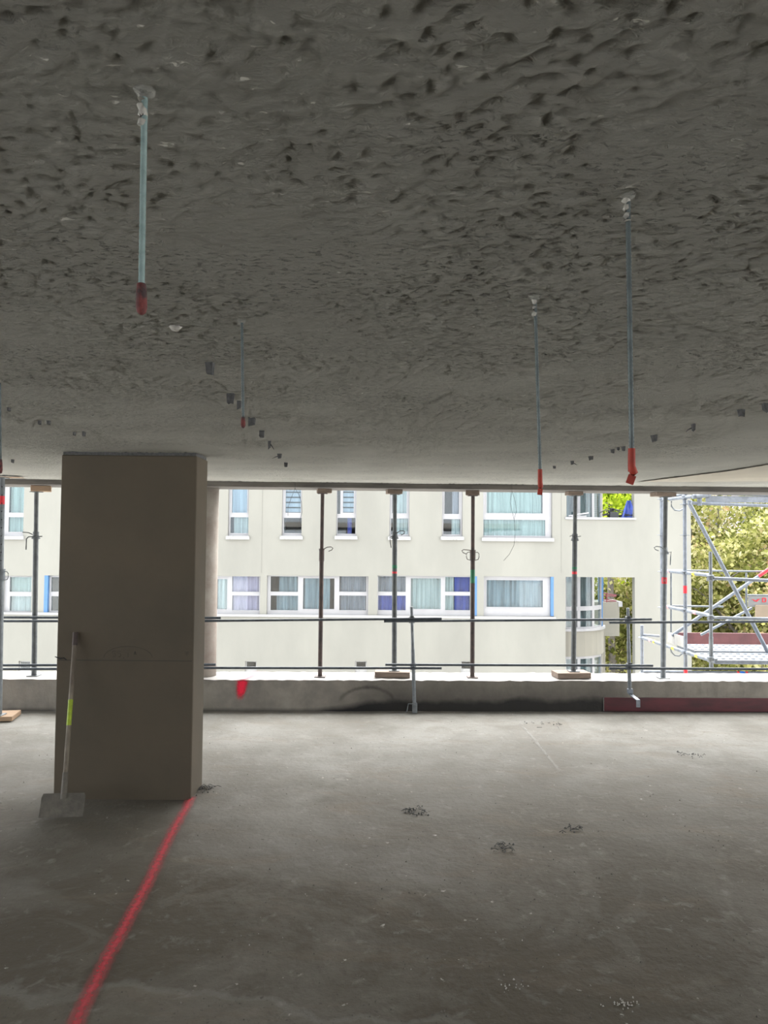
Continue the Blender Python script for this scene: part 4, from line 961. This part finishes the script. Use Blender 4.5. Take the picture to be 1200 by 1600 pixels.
# banner hung on the scaffold
Yn = Y3+.05
a = at(1169, 931, Yn); c = at(1169, 948.5, Yn)
bn = empty('banner', (a.x, Yn, c.z), 'white banner with red bird emblem and a red letter on the scaffold rail', 'banner')
b = MB(); b.box(a.x, a.x+1.4, Yn, Yn+.008, c.z, a.z); b.build('sheet', M_paper, bn)
b = MB(); b.tube((a.x-.02, Yn, a.z+.012), (a.x+1.45, Yn, a.z+.012), .012, 8); b.build('hanging_bar', M_galvd, bn)
def flat(b, P_, Y, dy=.004): # polygon of pixel points as a thin plate
    f = [at(x, y, Y) for x, y in P_]; n_ = len(f); k = [p+Vector((0, dy, 0)) for p in f]
    b.add(f+k, [tuple(range(n_-1, -1, -1)), tuple(range(n_, 2*n_))]+[(i, (i+1) % n_, n_+(i+1) % n_, n_+i) for i in range(n_)])
b = MB(); flat(b, [(1174, 936.3), (1177.5, 936.6), (1181, 938.4), (1184, 936.2), (1189, 935.4), (1185.5, 937.5), (1183, 940.2), (1179, 939.6), (1177, 937.8)], Yn-.006); b.build('bird_emblem', M_red, bn)
b = MB(); flat(b, [(1191, 934), (1192.6, 934), (1192.6, 941), (1191, 941)], Yn-.006); flat(b, [(1192.6, 934), (1196, 934), (1197.5, 935.5), (1197.5, 939.5), (1196, 941), (1192.6, 941), (1192.6, 939.6), (1195, 939.6), (1195.9, 938.8), (1195.9, 936.2), (1195, 935.4), (1192.6, 935.4)], Yn-.006)
b.build('lettering', M_red, bn)
a = at(1181, 945.5, Yn-.05); c = at(1181, 965, Yn-.05)
b = MB(); b.box(a.x, a.x+.9, Yn-.05, Yn-.02, c.z, a.z, bev=.003); tag(b.build('plywood_panel', M_card), 'beige plywood panel in front of the white banner', 'panel')

# ------------------------------------------------------------------ trees
def leaf_mat(name, cols):
    m = bpy.data.materials.new(name); m.use_nodes = True; n = m.node_tree.nodes; l = m.node_tree.links; n.clear()
    o = n.new('ShaderNodeOutputMaterial'); d = n.new('ShaderNodeBsdfDiffuse'); t = n.new('ShaderNodeBsdfTranslucent'); x = n.new('ShaderNodeMixShader'); x.inputs[0].default_value = .45
    a = n.new('ShaderNodeAttribute'); a.attribute_name = 'tint'; r = n.new('ShaderNodeValToRGB'); e = r.color_ramp.elements
    while len(e) < len(cols): e.new(.5)
    for i, c in enumerate(cols): e[i].position = i/(len(cols)-1); e[i].color = (*c, 1)
    l.new(a.outputs['Fac'], r.inputs['Fac'])
    for q in (d, t): l.new(r.outputs['Color'], q.inputs['Color'])
    l.new(d.outputs[0], x.inputs[1]); l.new(t.outputs[0], x.inputs[2]); l.new(x.outputs[0], o.inputs['Surface']); return m
M_leaf = leaf_mat('autumn_plane_leaves', [(.05, .06, .015), (.12, .135, .035), (.21, .22, .065), (.33, .32, .11), (.48, .46, .25), (.38, .22, .11)])
M_leafg = leaf_mat('bright_green_leaves', [(.10, .15, .01), (.20, .28, .02), (.32, .40, .03), (.50, .54, .10)])
def leaves(name, centers, n_, size, m, parent, seed):
    rg = np.random.default_rng(seed); k = len(centers); ci = rg.integers(0, k, n_); c = np.array(centers)[ci]
    off = rg.normal(0, 1, (n_, 3)); off /= np.linalg.norm(off, axis=1)[:, None]; rad = rg.random((n_, 1))**.45
    P = c[:, :3]+off*rad*c[:, 3:4]*np.array([1, 1, .8])
    ax = rg.normal(0, 1, (n_, 3)); ax /= np.linalg.norm(ax, axis=1)[:, None]; bx = np.cross(ax, rg.normal(0, 1, (n_, 3))); bx /= np.linalg.norm(bx, axis=1)[:, None]; cx = np.cross(ax, bx)
    s = size*rg.uniform(.6, 1.3, (n_, 1))
    V = np.stack([P-ax*s*.6, P-ax*s*.1+bx*s*.5+cx*s*.12, P+ax*s*.15, P-ax*s*.1-bx*s*.5+cx*s*.12, P+ax*s*.75+cx*s*.1], 1).reshape(-1, 3)
    I = (np.arange(n_)*5)[:, None]; F = np.concatenate([I+np.array([[0, 1, 2]]), I+np.array([[0, 2, 3]]), I+np.array([[2, 1, 4]]), I+np.array([[3, 2, 4]])], 1).reshape(-1)
    nf = n_*4; me = bpy.data.meshes.new(name); me.vertices.add(len(V)); me.vertices.foreach_set('co', V.reshape(-1)); me.loops.add(nf*3); me.loops.foreach_set('vertex_index', F.astype(np.int32))
    me.polygons.add(nf); me.polygons.foreach_set('loop_start', np.arange(0, nf*3, 3, dtype=np.int32)); me.polygons.foreach_set('loop_total', np.full(nf, 3, dtype=np.int32))
    me.materials.append(m); me.update(calc_edges=True)
    at_ = me.attributes.new('tint', 'FLOAT', 'POINT'); base = rg.random(k)*.35; tv = np.clip(base[ci]+rg.random(n_)*.62, 0, 1); at_.data.foreach_set('value', np.repeat(tv, 5))
    o = bpy.data.objects.new(name, me); C.objects.link(o); o.parent = parent; o.matrix_parent_inverse = Matrix.Translation(-parent.location); return tag(o, kind='stuff')
def tree(x, y, h, cr_, n_, label, seed, m=None, size=.17, zc=None, lean=0, name='plane_tree', cat='tree'):
    rd = random.Random(seed); o = empty(name, (x, y, -8), label, cat, None); b = MB(); cs = []
    tz = -8+h*.30 if zc is None else zc
    b.pipe([(x, y, -8), (x+.1+lean*.3, y, -8+h*.2), (x+lean*.6, y+.1, tz)], [.20, .17, .14], 10); b.build('trunk', M_bark, o)
    b = MB()
    for i in range(15):
        g = rd.uniform(0, 6.28); el = rd.uniform(-.45, 1.3); L = rd.uniform(.5, 1)*cr_
        s0 = Vector((x+lean*.6, y+.1, tz-rd.uniform(-.2, 1.6))); e = s0+Vector((math.cos(g)*math.cos(el)*L, math.sin(g)*math.cos(el)*L, math.sin(el)*L*1.5+.3))
        m1 = s0.lerp(e, .5)+Vector((rd.uniform(-.3, .3), rd.uniform(-.3, .3), .5))
        b.pipe([s0, s0.lerp(m1, .5)+Vector((0, 0, .1)), m1, m1.lerp(e, .5)+Vector((rd.uniform(-.2, .2), 0, -.05)), e], [.085, .065, .045, .03, .012], 6); cs.append((*e, cr_*.36)); cs.append((*m1, cr_*.34))
        for k in range(4):
            q = m1.lerp(e, rd.random()); t = q+Vector((rd.uniform(-1, 1), rd.uniform(-1, 1), rd.uniform(-.6, 1)))*cr_*.35; b.pipe([q, q.lerp(t, .5)+Vector((0, 0, .12)), t], [.035, .022, .008], 5); cs.append((*t, cr_*.25))
    b.build('branches', M_bark, o)
    leaves('leaves', cs, n_, size, m or M_leaf, o, seed)
tree(at(1165, 900, 33).x, 33, 14, 4.4, 17000, 'autumn plane tree behind the scaffold, thickest of the row', 11, zc=-2.0)
tree(at(1290, 900, 36).x, 36, 15, 4.8, 16000, 'autumn plane tree at the right edge of the view', 12, zc=-1.6)
tree(at(1105, 900, 39).x, 39, 16, 4.8, 15000, 'autumn plane tree just right of the screen wall end', 13, zc=-1.8)
tree(at(972, 900, 37).x, 37, 14, 4.6, 15000, 'autumn plane tree with slim trunk seen through the lower opening', 14)
tree(at(965, 800, 34).x-.2, 34.5, 17.5, 2.9, 8000, 'bright yellow green tree seen through the upper opening', 15, M_leafg, .17, zc=2.6)
b = MB()
# pale building far behind the trees
fb = empty('distant_building', (20, 62, -8), 'pale pinkish building far behind the plane trees', 'building')
hl = []
for i in range(12):
    for j in range(5): hl.append([6+i*3.0, 7.3+i*3.0, -6.4+j*3.2, -4.6+j*3.2])
M_far = mat('pale_pink_render', (.38, .34, .32), .9); holed_wall('facade_wall', 4, 44, -8, 10, hl, 62, .3, M_far, fb)
b = MB(); b.box(4, 44, 62.6, 62.8, -8, 10); b.build('inner_room', mat('far_window_curtains', (.22, .22, .23), .8), fb)
for h in hl:
    b = MB(); cx = (h[0]+h[1])/2; b.box(cx-.03, cx+.03, 62.1, 62.18, h[2], h[3]); b.box(h[0], h[1], 62.1, 62.18, h[3]-.08, h[3]); b.box(h[0], h[1], 62.1, 62.18, h[2], h[2]+.08); b.build('window', M_pvc, fb)
for (px, Y_, h_, lab, sd_) in ((975, 43, 6.5, 'low round street bush behind the slim trunked plane tree', 21), (1120, 41, 6, 'low street bush behind the scaffold deck, left one', 22), (1200, 40, 6, 'low street bush behind the scaffold deck, right one', 23), (1290, 42, 6, 'low street bush past the right edge of the view', 24)):
    tree(at(px, 1000, Y_).x, Y_, h_, 3.0, 8000, lab, sd_, zc=-6.3, name='street_bush', cat='bush')
# parked van in the street
vx = at(958, 1050, 50).x; vz = -8
van = empty('parked_van', (vx, 50, -8), 'white van with blue and red stripes parked in the street beyond the lower opening', 'van')
b = MB(); prof = [(-2.4, .5), (2.4, .5), (2.4, 1.3), (1.5, 1.5), (.9, 2.35), (-2.3, 2.4), (-2.4, 2.2)]
f = [(vx+x, 49.1, vz+z) for x, z in prof]; k = [(vx+x, 50.9, vz+z) for x, z in prof]; n_ = len(prof)
b.add(f+k, [tuple(range(n_-1, -1, -1)), tuple(range(n_, 2*n_))]+[(i, (i+1) % n_, n_+(i+1) % n_, n_+i) for i in range(n_)]); b.build('body', M_pvc, van)
b = MB(); b.box(vx-2.3, vx+2.3, 49.07, 49.1, vz+1.0, vz+1.25); b.build('blue_stripe', M_bluet, van)
b = MB(); b.box(vx-2.3, vx+2.3, 49.07, 49.1, vz+.75, vz+.9); b.build('red_stripe', M_red, van)
for sx_ in (-1.5, 1.5):
    b = MB(); b.tube((vx+sx_, 49.05, vz+.35), (vx+sx_, 49.35, vz+.35), .34, 16); b.build('wheel', M_blk, van)
b = MB(); b.box(vx+.2, vx+1.1, 49.06, 49.1, vz+1.45, vz+2.1); b.build('side_window', M_dark, van)

# groups of repeated things
GR = {'prop': 'steel props holding the slab edge', 'rail': 'guard rails along the parapet', 'railing post': 'posts of the temporary guard rail', 'rod': 'threaded rods hanging from the ceiling',
      'tree': 'plane trees in the street', 'bush': 'low bushes under the plane trees', 'timber': 'timber blocks packing the props'}
for o in C.objects:
    if o.parent is None and o.get('category') in GR and 'group' not in o: o['group'] = GR[o['category']]
